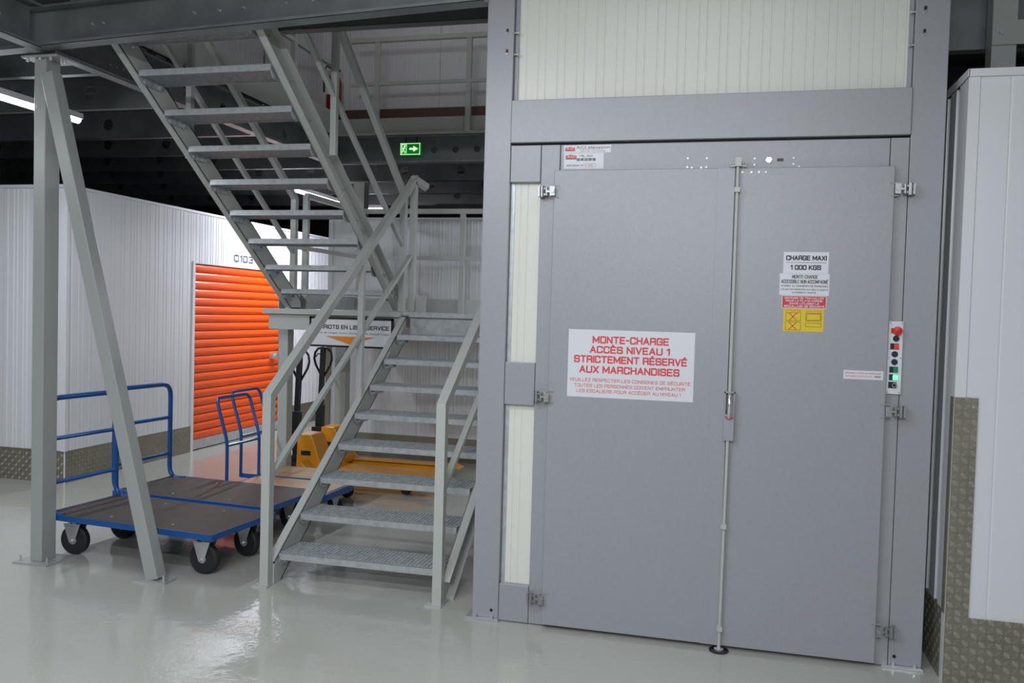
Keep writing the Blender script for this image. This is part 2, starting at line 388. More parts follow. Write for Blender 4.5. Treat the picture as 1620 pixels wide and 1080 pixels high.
MB().box(XW, XW+.012, 7.79, 7.83, 0, 1.99).build('jamb', 'whitef', WL)
MB().box(XW, XW+.012, 9.61, 9.65, 0, 1.99).build('jamb', 'whitef', WL)
stroke_text('0103', WL, 'text', 'right', 8.56, 8.95, 2.075, .078, XW+.006, w=.14, name='unit_number')
WF = wall('wall_front_left', 'front', -9.0, -5.37, .27, 2.49, 6.05, 'white', groove=.014, d=.006)
chequer(WF, 'front', -7.2, -5.37, 0, .272, 6.046, cell=.036, h=.002, bm='platedim')
MB().box(-9.0, -7.2, 6.04, 6.046, 0, .272).build('kick_plate', 'cheq', WF)
MB().box(-9.0, -5.36, 6.03, 6.09, 2.49, 2.515).build('top_trim', 'whitef', WF)
# roller door
D = struct(bpy.data.objects.new('door_1', None)); COL.objects.link(D); D.location = (XW, 7.83, 0)
z = .11; n = 21; ph = (1.97-z)/n
def slat_mesh():
    mb = MB(); prof = [(-.045,0),(-.03,.0),(-.018,ph*.12),(-.012,ph*.5),(-.018,ph*.86),(-.03,ph*.97),(-.045,ph*.97)]
    q = mb.prism([(p, zz) for p, zz in prof], 'y', 0, 1.78)
    o = q.build('slat', 'orange'); return o
s0 = slat_mesh(); s0.parent = D; s0.location = (0, 0, z)
s0.data.polygons.foreach_set('use_smooth', [True]*len(s0.data.polygons)); s0.data.set_sharp_from_angle(angle=math.radians(50))
for k in range(1, n): place(s0.data, 'slat', D, (0, 0, z+k*ph))
MB().box(XW-.05, XW-.006, 7.83, 9.61, .012, .11).build('bottom_rail', 'galv', D)
lk = MB().box(XW-.03, XW+.03, 9.40, 9.52, .90, .98)
lk.cyl((XW-.02, 9.46, .94), (XW+.05, 9.46, .94), .022); lk.build('lock', 'chrome', D)

# rear storage block (faces us) with chequer kick plate
WB = wall('wall_back', 'front', -4.05, 1.95, .24, 2.47, 8.3, 'white', width=1.0, raised=True)
MB().box(-4.05, 1.95, 8.29, 8.297, 0, .245).build('kick_plate', 'cheq', WB)
MB().box(-4.06, 1.95, 8.28, 8.34, 2.47, 2.495).build('top_trim', 'whitef', WB)
MB().box(-4.07, -4.02, 8.285, 8.35, 1.25, 2.47).build('corner_trim', 'whitef', WB)
MB().box(-4.075, -4.02, 8.28, 8.36, 0, 1.25).build('corner_plate', 'cheq', WB)
WBs = wall('wall_back_side', 'left', 8.31, 12, .24, 2.47, -4.055, 'white')
MB().box(-4.066, -4.06, 8.36, 12, 0, .245).build('kick_plate', 'cheq', WBs)

# right storage block beside the lift
XR = .975
WR = wall('wall_right', 'front', XR+.045, 3.2, .29, 2.60, 4.0, 'whitef', width=.60, period=.30, groove=.004, d=.0015)
MB().box(XR, XR+.045, 3.996, 4.045, .0, 2.60).build('corner_trim', 'whitef', WR)
MB().box(XR-.003, 3.2, 3.985, 4.06, 2.60, 2.632).build('top_trim', 'whitef', WR)
chequer(WR, 'front', XR+.001, 3.2, 0, .292, 3.996, cell=.033)
chequer(WR, 'front', XR+.001, 1.068, .292, 1.24, 3.996, cell=.033)
MB().cyl((1.05, 3.985, 1.20), (1.05, 3.994, 1.20), .006).build('rivet', 'chrome', WR)
WRs = wall('wall_right_side', 'left', 4.05, 7.0, .30, 2.60, XR+.003, 'white', period=.25, groove=.05, d=.02)
chequer(WRs, 'side', 4.045, 6.0, 0, .30, XR+.001, cell=.033, sgn=-1, h=.0015, bm='plate')  # bars kept in sheet colour: this side's shade is painted in
MB().box(XR-.004, XR, 3.997, 4.045, .30, 1.24).build('edge_plate', 'plate', WRs)
MB().box(XR-.006, XR, 3.985, 7.0, 2.60, 2.632).build('top_trim', 'whitef', WRs)

# ------------------------------------------------------------------ mezzanine beams with punched webs
def web(mb, along, a0, a1, z0, z1, p, th, holes, r, nseg=16):
    """vertical web plate with real round holes; along x (plane y=p) or along y (plane x=p)"""
    def P(a, z, t): return (a, p+t, z) if along == 'x' else (p+t, a, z)
    def quad(a, b, c, d):
        for t, flip in ((0, 0), (th, 1)):
            q = [P(*v, t) for v in (a,b,c,d)]
            mb.add(q, [(0,1,2,3)] if not flip else [(3,2,1,0)])
    zc = (z0+z1)/2; cur = a0; h = r*1.5
    for c in sorted(holes):
        if c-h <= cur or c+h >= a1: continue
        quad((cur,z0),(c-h,z0),(c-h,z1),(cur,z1))
        quad((c-h,z0),(c+h,z0),(c+h,zc-h),(c-h,zc-h)); quad((c-h,zc+h),(c+h,zc+h),(c+h,z1),(c-h,z1))
        ring = [(c+r*math.cos(2*math.pi*k/nseg), zc+r*math.sin(2*math.pi*k/nseg)) for k in range(nseg)]
        def sqp(k):
            t = 2*math.pi*k/nseg; x, y = math.cos(t), math.sin(t); m_ = max(abs(x), abs(y)); return (c+h*x/m_, zc+h*y/m_)
        for k in range(nseg):
            quad(ring[k], sqp(k), sqp(k+1), ring[(k+1)%nseg])
            r0, r1 = ring[k], ring[(k+1)%nseg]; mb.add([P(*r0,0),P(*r1,0),P(*r1,th),P(*r0,th)], [(0,1,2,3)])
        cur = c+h
    quad((cur,z0),(a1,z0),(a1,z1),(cur,z1))
def cbeam(name, along, a0, a1, z0, z1, p, flange, holes=(), r=.04, m='beam', tilt=0, ax=0, label=None, lip=.018):
    """C section: web at p, flanges reaching p+flange (signed)"""
    mb = MB(); th = .003
    web(mb, along, a0, a1, z0, z1, p, th*(1 if flange > 0 else -1), holes, r)
    lo, hi = min(p, p+flange), max(p, p+flange)
    lp = (hi-th, hi) if flange > 0 else (lo, lo+th)
    for za, zb in ((z0, z0+th), (z1-th, z1)):
        mb.box(a0,a1,lo,hi,za,zb) if along == 'x' else mb.box(lo,hi,a0,a1,za,zb)
    for za, zb in ((z0, z0+lip), (z1-lip, z1)):
        mb.box(a0,a1,lp[0],lp[1],za,zb) if along == 'x' else mb.box(lp[0],lp[1],a0,a1,za,zb)
    if tilt: mb.v = [(v[0], v[1], v[2]+tilt*(v[0]-ax)) for v in mb.v]
    o = mb.build(name, m); o['kind'] = 'structure'
    return o
hs = lambda a, b, st: [a+st*i for i in range(int((b-a)/st)+1)]
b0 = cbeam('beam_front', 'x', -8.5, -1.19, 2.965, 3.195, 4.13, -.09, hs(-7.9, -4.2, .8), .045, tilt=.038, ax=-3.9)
bb = MB()
for x in (-3.5, -3.43, -2.85, -2.7, -2.55, -2.3, -2.15, -1.9, -4.02, -4.12, -4.2): bb.cyl((x, 4.128, 3.09+.038*(x+3.9)), (x, 4.118, 3.09+.038*(x+3.9)), .007, 8)
bb.build('bolt_row', 'chrome', b0, kind='stuff')
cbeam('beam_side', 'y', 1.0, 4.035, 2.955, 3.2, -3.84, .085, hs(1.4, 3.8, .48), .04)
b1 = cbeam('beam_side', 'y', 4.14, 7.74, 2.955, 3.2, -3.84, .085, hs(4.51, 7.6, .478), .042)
bb = MB()
for y in (4.28, 4.36, 4.62, 4.68, 4.74, 4.8, 4.86, 4.92, 5.1, 5.16, 5.22, 5.28): bb.cyl((-3.838, y, 3.05), (-3.832, y, 3.05), .006, 8)
bb.build('bolt_row', 'chrome', b1, kind='stuff')
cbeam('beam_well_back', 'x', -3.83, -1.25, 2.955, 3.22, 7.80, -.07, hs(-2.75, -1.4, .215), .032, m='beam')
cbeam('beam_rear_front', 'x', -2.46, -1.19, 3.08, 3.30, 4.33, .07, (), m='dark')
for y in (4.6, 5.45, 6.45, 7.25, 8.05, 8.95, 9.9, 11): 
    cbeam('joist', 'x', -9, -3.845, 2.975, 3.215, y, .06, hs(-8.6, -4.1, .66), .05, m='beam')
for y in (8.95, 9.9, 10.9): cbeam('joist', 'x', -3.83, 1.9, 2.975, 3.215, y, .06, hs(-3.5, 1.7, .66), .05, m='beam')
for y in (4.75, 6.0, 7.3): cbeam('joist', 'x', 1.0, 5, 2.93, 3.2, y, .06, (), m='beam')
# right-hand diagonal brace under the deck
struct(MB().bar((.95, 4.9, 2.60), (2.1, 6.6, 3.2), .10, .006, (0,0,1)).bar((.95, 4.9, 2.66), (2.1, 6.6, 3.26), .06, .004, (1,0,0)).build('trim_1', 'beam'))

# ================================================================== FREIGHT LIFT
LY = 4.10
E = thing('freight_lift', 'grey steel freight lift with double doors and white panel above', 'freight lift', (-.13, LY, 0))
def lbox(name, x0, x1, y0, y1, z0, z1, m='grey', bev=.003, par=None): return MB().box(x0,x1,y0,y1,z0,z1).build(name, m, par or E, bevel=bev)
for x0, x1, inn in ((-1.182, -1.047, 1), (.776, .915, -1)):
    c = lbox('column', x0, x1, LY, LY+.16, .012, 3.9)
    xm = (x0+x1)/2
    b = MB().box(x0-.03, x1+.005, LY-.02, LY+.2, .001, .012); b.build('base_plate', 'chrome', c)
    b = MB()
    for bx in (x0+.02, x1-.03): b.cyl((bx, LY-.010, .012), (bx, LY-.010, .028), .009, 6)
    build_split(b, 'anchor_bolt', 'chrome', c)
    b = MB()
    hx = x0+.10 if inn > 0 else x0+.025
    b.cyl((hx, LY-.0015, .05), (hx, LY+.001, .05), .008, 10)
    b.build('drain_hole', 'black', c)
    b = MB(); sx = x1-.032 if inn > 0 else x0+.038
    for zz in (2.925, 2.825): b.cyl((sx, LY-.006, zz-.006), (sx, LY, zz-.006), .007, 8)
    build_split(b, 'bolt', 'chrome', c)
    b = MB()
    for zz in (2.925, 2.825): b.box(sx-.006, sx+.006, LY-.0012, LY+.001, zz-.004, zz+.018)
    build_split(b, 'slot', 'black', c)
lbox('lintel', -1.045, .774, LY-.012, LY+.12, 2.383, 2.590)
# recess frame and micro-ribbed cream cladding over the lintel
ch = MB().box(-1.045,-1.028,LY+.03,LY+.12,2.59,3.9); ch.build('side_channel', 'grey', E)
MB().box(.757,.774,LY+.03,LY+.12,2.59,3.9).build('side_channel', 'grey', E)
b = MB()
for x, zs in ((-1.047, (2.925, 2.82)), (.776, (2.925, 2.78))):
    for zz in zs: b.cyl((x+(.02 if x < 0 else -.02), LY+.012, zz), (x, LY+.012, zz), .005, 8); b.cyl((x+(.022 if x < 0 else -.022), LY+.012, zz), (x+(.016 if x < 0 else -.016), LY+.012, zz), .009, 6)
build_split(b, 'bolt', 'chrome', E)
ribbed(-1.028, .757, 2.59, 3.9, LY+.045, 'front', period=.0965, groove=.003, d=.003).build('cladding_panel', 'cream', E)
# left side light: infill blocks and cream strips
for z0, z1 in ((2.192, 2.372), (1.093, 1.304), (.004, .190)): lbox('infill_block', -1.045, -.893, LY+.001, LY+.08, z0, z1)
for z0, z1 in ((1.304, 2.192), (.190, 1.093)):
    ribbed(-1.028, -.893, z0, z1, LY+.035, 'front', period=.0965, groove=.003, d=.003, phase=.03).build('cladding_strip', 'cream', E)
    b = MB().box(-1.045, -1.026, LY+.03, LY+.08, z0, z1)
    b.build('side_channel', 'galv', E)
lbox('door_jamb', -.891, -.798, LY+.002, LY+.1, .004, 2.372)
lbox('door_jamb', .697, .774, LY+.002, LY+.1, .004, 2.372)
hd = lbox('door_header', -.796, .695, LY+.006, LY+.1, 2.20, 2.372)
MB().box(-1.045,.774,LY+.03,LY+.12,2.372,2.383).build('shadow_gap', 'black', E)
# doors
dl = lbox('door', -.818, .030, LY-.030, LY-.001, .018, 2.243)
f = MB().box(-.050, .030, LY-.032, LY-.0295, .018, 2.243); f.build('meeting_stile', 'grey', dl, bevel=.001)
dr = lbox('door', .032, .714, LY-.030, LY-.001, .018, 2.243)
# header fittings
b = MB()
for x, zz in ((-.188,2.296),(-.101,2.295),(-.189,2.243+.012),(-.168,2.252),(-.125,2.252),(-.102,2.254),(.115,2.29),(.115,2.262),(.286,2.29),(.286,2.262),(.31,2.25)):
    b.cyl((x, LY+.002, zz), (x, LY+.006, zz), .005, 8)
for x, zz in ((.102,2.222),(.135,2.222),(.165,2.222),(.062,2.222)): b.cyl((x, LY-.034, zz), (x, LY-.03, zz), .005, 8)
build_split(b, 'screw', 'galv', hd)
MB().cyl((.178, LY-.002, 2.283), (.178, LY+.006, 2.283), .013, 16).build('key_lock', 'chrome', hd)
MB().box(.214, .242, LY+.003, LY+.007, 2.277, 2.289).build('slot', 'black', hd)
# hinges
def hinge(x, z, s, par):
    b = MB(); y = LY
    b.box(x-.055*s if s < 0 else x-.055, x-.055*s+.004 if s < 0 else x-.051, y-.03, y, z-.022, z+.022) if False else None
    a = lambda q: x+q*s
    def bx(q0, q1, y0, y1, z0, z1): b.box(min(a(q0),a(q1)), max(a(q0),a(q1)), y0, y1, z0, z1)
    bx(-.055, -.046, y-.045, y, z-.024, z+.024)        # bracket fixed on the jamb
    b.cyl((a(-.036), y-.035, z-.026), (a(-.036), y-.035, z+.026), .011, 12)
    b.cyl((a(-.014), y-.035, z-.020), (a(-.014), y-.035, z+.020), .009, 12)
    bx(-.046, -.006, y-.04, y-.03, z+.010, z+.018); bx(-.046, -.006, y-.04, y-.03, z-.018, z-.010)
    bx(.006, .014, y-.055, y-.03, z-.024, z+.024)
    bx(.006, .03, y-.058, y-.050, z-.022, z+.022)
    b.cyl((a(.02), y-.062, z), (a(.02), y-.05, z), .010, 6)
    bx(-.012, .010, y-.045, y-.035, z-.005, z+.005)
    h = b.build('hinge', 'steel', par)
    for zz in (z+.026, z-.030): MB().box(min(a(.012),a(.048)), max(a(.012),a(.048)), y-.034, y-.030, zz, zz+.004).build('weld_tab', 'grey', par)
for z_ in (2.140, 1.143, .146): hinge(-.838, z_, 1, dl)
for z_ in (2.140, 1.158, .170): hinge(.742, z_, -1, dr)
# locking rod with handle
R = MB().cyl((.042, LY-.05, 1.20), (.042, LY-.05, 2.27), .008, 12).build('locking_rod', 'stair', E)
R2 = MB().cyl((.034, LY-.05, .012), (.040, LY-.05, 1.0), .008, 12).build('locking_rod', 'stair', E)
b = MB().box(.005, .080, LY-.052, LY-.03, 2.245, 2.252); b.box(.028,.056,LY-.066,LY-.03,2.245,2.285)
for x in (.010,.018,.066,.074): b.cyl((x, LY-.036, 2.262), (x, LY-.008, 2.262), .006, 8)
b.build('rod_guide', 'stair', R)
MB().box(.030,.054,LY-.066,LY-.03,2.128,2.150).build('rod_guide', 'stair', R)
MB().box(.024,.048,LY-.066,LY-.03,.575,.597).build('rod_guide', 'stair', R2)
MB().box(.022,.046,LY-.066,LY-.03,.095,.117).build('rod_guide', 'stair', R2)
h = MB().box(.018,.066,LY-.062,LY-.03,.985,1.108); hh = h.build('handle_case', 'grey', R2, bevel=.003)
h = MB().box(.018,.024,LY-.058,LY-.03,1.108,1.212).box(.060,.066,LY-.058,LY-.03,1.108,1.212).box(.018,.066,LY-.058,LY-.03,1.206,1.214)
h.build('handle_frame', 'grey', R2)
MB().tube([(.042,LY-.06,1.09),(.042,LY-.078,1.12),(.042,LY-.083,1.15),(.042,LY-.078,1.18),(.042,LY-.06,1.20)], .009, 10).build('pull_lever', 'chrome', R2, smooth=True)
MB().tube([(.042+.016*math.cos(t), LY-.068, 1.10+.012*math.sin(t)) for t in [math.pi+math.pi*i/8 for i in range(9)]], .0025, 6).build('red_ring', 'redbtn', R2)
b = MB().cyl((.034, LY-.05, .001), (.034, LY-.05, .006), .045, 24); b.build('floor_socket', 'black', E)
MB().cyl((.034, LY-.05, .006), (.034, LY-.05, .012), .022, 16).build('socket_ring', 'chrome', E)
# shaft enclosure behind the front
MB().box(-1.175, -1.15, LY+.16, 6.2, 0, 3.9).build('shaft_wall', 'cream', E)
MB().box(.885, .91, LY+.16, 6.2, 0, 3.9).build('shaft_wall', 'cream', E)
MB().box(-1.15, .885, 6.17, 6.2, 0, 3.9).build('shaft_wall', 'cream', E)
MB().box(-1.0, .75, LY+.12, LY+.14, 0, 2.6).build('shaft_front', 'black', E)
# control station on the right jamb
CP = thing('control_panel', 'white push-button panel with red emergency stop on right door jamb', 'control panel', (.748, LY, 1.395))
MB().box(.717,.778,LY-.012,LY+.001,1.233,1.558).build('face_plate', 'whitef', CP, bevel=.002)
zt = lambda f_: 1.558-.325*f_
def btn(name, x, z, r, m, h=.016, n=20): 
    return MB().lathe([(r,0),(r,-h*.6),(r*.85,-h),(r*.3,-h*1.05)], (x, LY-.012, z), 'y', n).build(name, m, CP, smooth=True)
MB().box(.728,.742,LY-.0135,LY-.012,zt(.13)-.012,zt(.13)+.012).build('legend_plate', 'redbtn', CP)
btn('emergency_stop', .7535, zt(.13), .0195, 'redbtn', .028)
for f_ in (.237, .45, .558): btn('blank_plug', .7495-.003*(f_ > .4)*1, zt(f_), .0135, 'text', .005)
for f_, mm in ((.344, 'redlit'), (.663, 'grn'), (.768, 'grnlit')):
    MB().box(.727,.762,LY-.0135,LY-.012,zt(f_)-.0135,zt(f_)+.0135).build('legend_plate', 'text', CP)
    MB().box(.742,.762,LY-.02,LY-.0135,zt(f_)-.012,zt(f_)+.012).build('push_button', mm, CP, bevel=.003)
MB().box(.725,.758,LY-.0135,LY-.012,zt(.874)-.014,zt(.874)+.014).build('legend_plate', 'text', CP)
btn('key_switch', .748, zt(.874), .0125, 'text', .012)
MB().tube([(.748+.009*math.cos(t), LY-.026, zt(.874)+.009*math.sin(t)) for t in [2*math.pi*i/12 for i in range(13)]], .0015, 6).build('switch_ring', 'chrome', CP)
b = MB()
for x, zz in ((.724,1.55),(.771,1.55),(.722,1.395),(.771,1.395),(.722,1.241),(.770,1.241)): b.cyl((x, LY-.014, zz), (x, LY-.012, zz), .0035, 8)
build_split(b, 'screw', 'chrome', CP)

# ------------------------------------------------------------------ stickers and signs on the doors
DY = LY-.0303
def sticker(name, label, cat, x0, x1, z0, z1, m, y=DY, th=.0012):
    t = thing(name, label, cat, ((x0+x1)/2, y, z0))
    MB().box(x0, x1, y-th, y, z0, z1).build('sheet', m, t)
    return t, y-th
S, py = sticker('notice_sign', 'large white notice in red capitals on left lift door', 'sign', -.723, -.124, 1.152, 1.478, 'paper')
def line(t, s, x0, x1, zc, cap, py, m, bold=.0):
    if all(c == ' ' or c in GL or c in ACC for c in s) : stroke_text(s, t, m, 'front', x0, x1, zc, cap, py, w=.20 if bold else .13)
    else: text(s, t, m, 'front', x0, x1, zc, cap, py)
X = lambda f_: -.723+.599*f_
Z = lambda f_: 1.478-.326*f_
line(S, 'MONTE-CHARGE', X(.195), X(.80), Z(.145), .0355, py, 'red', .025)
line(S, 'ACCÈS NIVEAU 1', X(.175), X(.81), Z(.29), .035, py, 'red', .025)
line(S, 'STRICTEMENT RÉSERVÉ', X(.05), X(.945), Z(.435), .0355, py, 'red', .025)
line(S, 'AUX MARCHANDISES', X(.095), X(.89), Z(.585), .0355, py, 'red', .025)
line(S, 'VEUILLEZ RESPECTER LES CONSIGNES DE SÉCURITÉ', X(.018), X(.975), Z(.742), .0155, py, 'red')
line(S, 'TOUTES LES PERSONNES DOIVENT EMPRUNTER', X(.055), X(.935), Z(.825), .0155, py, 'red')
line(S, 'LES ESCALIERS POUR ACCÉDER AU NIVEAU 1', X(.075), X(.905), Z(.905), .0155, py, 'red')
S, py = sticker('load_sign', 'white CHARGE MAXI 1000 KGS sticker, top of door stickers', 'sticker', .257, .452, 1.763, 1.860, 'paper')
line(S, 'CHARGE MAXI', .268, .443, 1.833, .022, py, 'text', .02)
line(S, '1 000 KGS', .288, .420, 1.790, .022, py, 'text', .02)
MB().box(.270,.442,py-.0006,py,1.8115,1.8130).build('rule', 'text', S)
S, py = sticker('access_sign', 'white MONTE-CHARGE ACCESSIBLE sticker above the red one', 'sticker', .244, .458, 1.6635, 1.7625, 'paper')
line(S, 'MONTE-CHARGE', .297, .408, 1.748, .016, py, 'text')
line(S, 'ACCESSIBLE NON ACCOMPAGNÉ', .250, .453, 1.726, .016, py, 'text')
line(S, 'INTERDIT AU TRANSPORT DE PERSONNES', .250, .453, 1.706, .008, py, 'text')
line(S, 'UTILISATION RÉSERVÉE AUX SEULS AGENTS', .250, .453, 1.690, .007, py, 'text')
line(S, 'AUTORISÉS ET AVERTIS', .298, .402, 1.676, .007, py, 'text')
S, py = sticker('warning_sign', 'red DEFENSE DE TRAVAILLER sticker with white border', 'sticker', .256, .449, 1.604, 1.6625, 'paper')
MB().box(.259,.446,py-.0004,py,1.607,1.6595).build('red_field', 'stkred', S)
for i, (s, a, b_) in enumerate((('DEFENSE DE TRAVAILLER',.268,.437),('SOUS LA PLATE-FORME',.273,.432),('SANS UTILISER LE',.290,.418),('BÉQUILLAGE DE SÉCURITÉ',.266,.441))):
    line(S, s, a, b_, 1.6515-.0124*i, .0085, py-.0004, 'paper', .02)
S, py = sticker('caution_sign', 'yellow ATTENTION CAUTION sticker with red crosses', 'sticker', .266, .440, 1.500, 1.6030, 'stkyel')
line(S, 'ATTENTION', .274, .344, 1.5935, .008, py, 'stkred'); line(S, 'CAUTION', .364, .432, 1.5935, .008, py, 'stkred')
b = MB(); q = py-.0005
def rect(x0, x1, z0, z1, t=.0014):
    b.box(x0,x1,q,py,z0,z0+t); b.box(x0,x1,q,py,z1-t,z1); b.box(x0,x0+t,q,py,z0,z1); b.box(x1-t,x1,q,py,z0,z1)
rect(.276,.342,1.548,1.585); rect(.276,.342,1.506,1.543); rect(.362,.430,1.548,1.585); rect(.366,.426,1.552,1.581); rect(.362,.430,1.522,1.540)
build_split(b, 'pictogram_boxes', 'text', S)
b = MB()
for zc in (1.5665, 1.5245):
    b.bar((.290,q,zc-.017),(.324,q,zc+.017),.003,.0006,(1,0,-1)); b.bar((.290,q,zc+.017),(.324,q,zc-.017),.003,.0006,(1,0,1))
build_split(b, 'red_cross', 'stkred', S)
S, py = sticker('close_door_label', 'narrow white label with tiny red text beside button panel', 'label', .533, .700, 1.294, 1.334, 'paper')
line(S, 'REFERMEZ LA PORTE AUX OPERATEURS', .541, .690, 1.322, .006, py, 'red'); line(S, 'NE PASSEZ PAS EN ALLANT', .541, .655, 1.308, .006, py, 'red'); line(S, 'MERCI', .663, .690, 1.308, .006, py, 'text', .02)
def logo(t, x0, z0, z1, py):
    w_ = (z1-z0)*2.3; b = MB(); n_ = 8; top = [(x0+w_*i/n_, z1-.004*abs(i/n_-.5)*2*1.2) for i in range(n_+1)]
    b.prism([(x0,z0+.004),(x0+w_,z0+.004)]+top[::-1], 'y', py-.0004, py); b.build('logo_field', 'stkred', t)
    MB().box(x0,x0+w_,py-.0004,py,z0,z0+.003).build('logo_bar', 'text', t)
    line(t, 'ACI', x0+w_*.12, x0+w_*.88, (z0+z1)/2+.002, (z1-z0)*.42, py-.0004, 'paper', .02)
S, py = sticker('maker_label', 'upper white label with red emblem on door header', 'label', -.780, -.551, 2.331, 2.368, 'paper', y=LY+.006)
logo(S, -.774, 2.340, 2.361, py)
line(S, 'ACI élévation', -.720, -.557, 2.3565, .011, py, 'text', .02)
line(S, 'ASCENSEURS', -.703, -.590, 2.3465, .004, py, 'red'); line(S, 'MONTE-CHARGES', -.700, -.580, 2.338, .004, py, 'text')
S, py = sticker('service_label', 'lower white TEL SAV label on door header', 'label', -.779, -.585, 2.254, 2.3295, 'paper', y=LY+.006)
logo(S, -.771, 2.300, 2.323, py)
line(S, 'TEL. SAV', -.702, -.638, 2.3155, .010, py, 'text'); line(S, '03 26 03 29 59', -.717, -.624, 2.2985, .012, py, 'text', .02)
line(S, 'APPAREIL N°', -.766, -.678, 2.270, .009, py, 'text', .01)
b = MB(); q = py-.0005; rect(-.672,-.624,2.262,2.279,.001); b.build('number_box', 'text', S)
line(S, '4090', -.660, -.636, 2.2705, .007, py, 'red')

# ================================================================== STAIRS
def grating(x0, x1, y0, depth, z1, th=.032):
    """frame plates, bearing bars and cross bars of an open steel tread, origin at (x0,y0,z1)"""
    L_ = x1-x0; fr = MB()
    fr.box(0, L_, 0, .004, -.038, 0).box(0, L_, 0, .022, -.003, 0)                 # nosing angle
    fr.box(0, L_, .018, .022, -.012, -.003)
    fr.box(0, L_, depth-.004, depth, -.036, 0)
    g = MB(); n_ = 11
    for i in range(1, n_): g.box(.004, L_-.004, .02+(depth-.03)*i/n_, .023+(depth-.03)*i/n_, -th, -.001)
    k = int(L_/.0225)
    for i in range(1, k): g.box(L_*i/k-.0016, L_*i/k+.0016, .022, depth-.004, -.012, .0012)
    es = []
    for x_ in (0, L_-.004):
        e = MB(); es.append(e)
        e.prism([(.0,0),(depth,0),(depth,-.05),(depth-.025,-.074),(.025,-.074),(0,-.05)], 'x', x_, x_+.004)
        s_ = 1 if x_ == 0 else -1
        for yy in (.05, depth-.05): e.cyl((x_+.002, yy, -.056), (x_+.002+s_*.018, yy, -.056), .011, 6)
    return fr, g, es[0], es[1]
def tread(meshes, parent, x, y, z, rel):
    o = place(meshes[0], 'tread', parent, Vector((x,y,z))-rel)
    place(meshes[1], 'grating', o); place(meshes[2], 'end_plate', o); place(meshes[3], 'end_plate', o)
    return o
def mk(mbs):
    out = []
    for q, nm in zip(mbs, ('tread','grating','end_plate','end_plate')):
        o = q.build(nm, 'grate' if nm != 'tread' else 'galv'); out.append(o.data); bpy.data.objects.remove(o)
    return out
# ---- lower flight
LS = thing('lower_stair_flight', 'lower grey stair flight climbing away beside the lift', 'staircase', (-1.9, 4.24, 0))
ml = mk(grating(-2.366, -1.406, 0, .25, 0)); ya, g_, r_ = 4.279, .2427, .17
for k in range(1, 9): tread(ml, LS, -2.366, ya+g_*(k-1), r_*k, LS.location)
tl = lambda y: .195+.70*(y-4.339)
def stringer(par, xw, sgn, yA, yB, top, thick, name='stringer', foot=0, end=None):
    """C-channel stringer: web at xw, flanges of 48 mm on the sgn side"""
    t = .007; prof = [(yA, foot), (yA, top(yA)), (yB, top(yB)), (yB, top(yB)-thick)]
    slope = (top(1)-top(0)); yf = yA+(foot+thick-top(yA))/slope if slope > 0 else yA
    if slope > 0: prof.append((max(yf, yA+.01), foot))
    b = MB(); b.prism(prof, 'x', min(xw, xw+t*sgn), max(xw, xw+t*sgn))
    a0, a1 = min(xw, xw+.05*sgn), max(xw, xw+.05*sgn)
    b.prism([(yA, top(yA)-t*1.3), (yA, top(yA)), (yB, top(yB)), (yB, top(yB)-t*1.3)], 'x', a0, a1)
    y0 = prof[-1][0]
    b.prism([(y0, foot+.0), (y0, foot+t*1.3), (yB, top(yB)-thick+t*1.3), (yB, top(yB)-thick)], 'x', a0, a1)
    return b.build(name, 'stair', par)
stringer(LS, -2.375, -1, 4.243, 6.19, tl, .178)
stringer(LS, -1.399, 1, 4.243, 6.19, tl, .178)
hl = lambda y: 1.055+.700*(y-4.215)
def rail(par, x, fy0, fy1, fn, w_=.05, h_=.05, name='handrail', bev=.003):
    dz = 0
    return MB().bar((x, fy0, fn(fy0)), (x, fy1, fn(fy1)), w_, h_*.82, (1,0,0)).build(name, 'stair', par, bevel=bev)
for x in (-2.408, -1.404):
    lo_, hi_ = (lambda y: hl(y)-.0305), (lambda y: hl(y)+.0305)
    nb = MB().prism([(4.19,.008),(4.24,.008),(4.24,lo_(4.24)),(4.19,hi_(4.19))], 'x', x-.025, x+.025).build('newel_post', 'stair', LS)
    MB().box(x-.06, x+.03, 4.17, 4.36, .0, .008).build('base_plate', 'stair', nb)
    MB().cyl((x-.045, 4.22, .008), (x-.045, 4.22, .03), .006, 6).cyl((x-.045,4.22,.008),(x-.045,4.22,.016),.011,6).build('anchor_bolt', 'chrome', nb)
    ye = 6.40 if x < -2 else 6.16
    MB().prism([(4.24,lo_(4.24)),(ye,lo_(ye)),(ye,hi_(ye)),(4.19,hi_(4.19))], 'x', x-.025, x+.025).build('handrail', 'stair', LS)
    ml_ = lambda y: .60+.655*(y-4.24)
    rail(LS, x, 4.242, 6.33 if x < -2 else 6.16, ml_, .034, .034, 'mid_rail', .002)
    yy = 5.40; MB().box(x-.02, x+.02, yy, yy+.04, tl(yy)-.02, hl(yy)-.02).build('baluster', 'stair', LS, bevel=.002)
MB().box(-2.433, -2.383, 6.36, 6.41, 1.535, 2.60).build('newel_post', 'stair', LS, bevel=.003)
MB().box(-1.429, -1.379, 6.13, 6.18, 1.36, 2.44).build('newel_post', 'stair', LS, bevel=.003)
MB().bar((-2.408, 6.38, hl(6.40)-.005), (-2.33, 6.47, hl(6.40)-.06), .05, .05).build('handrail_return', 'stair', LS, bevel=.003)

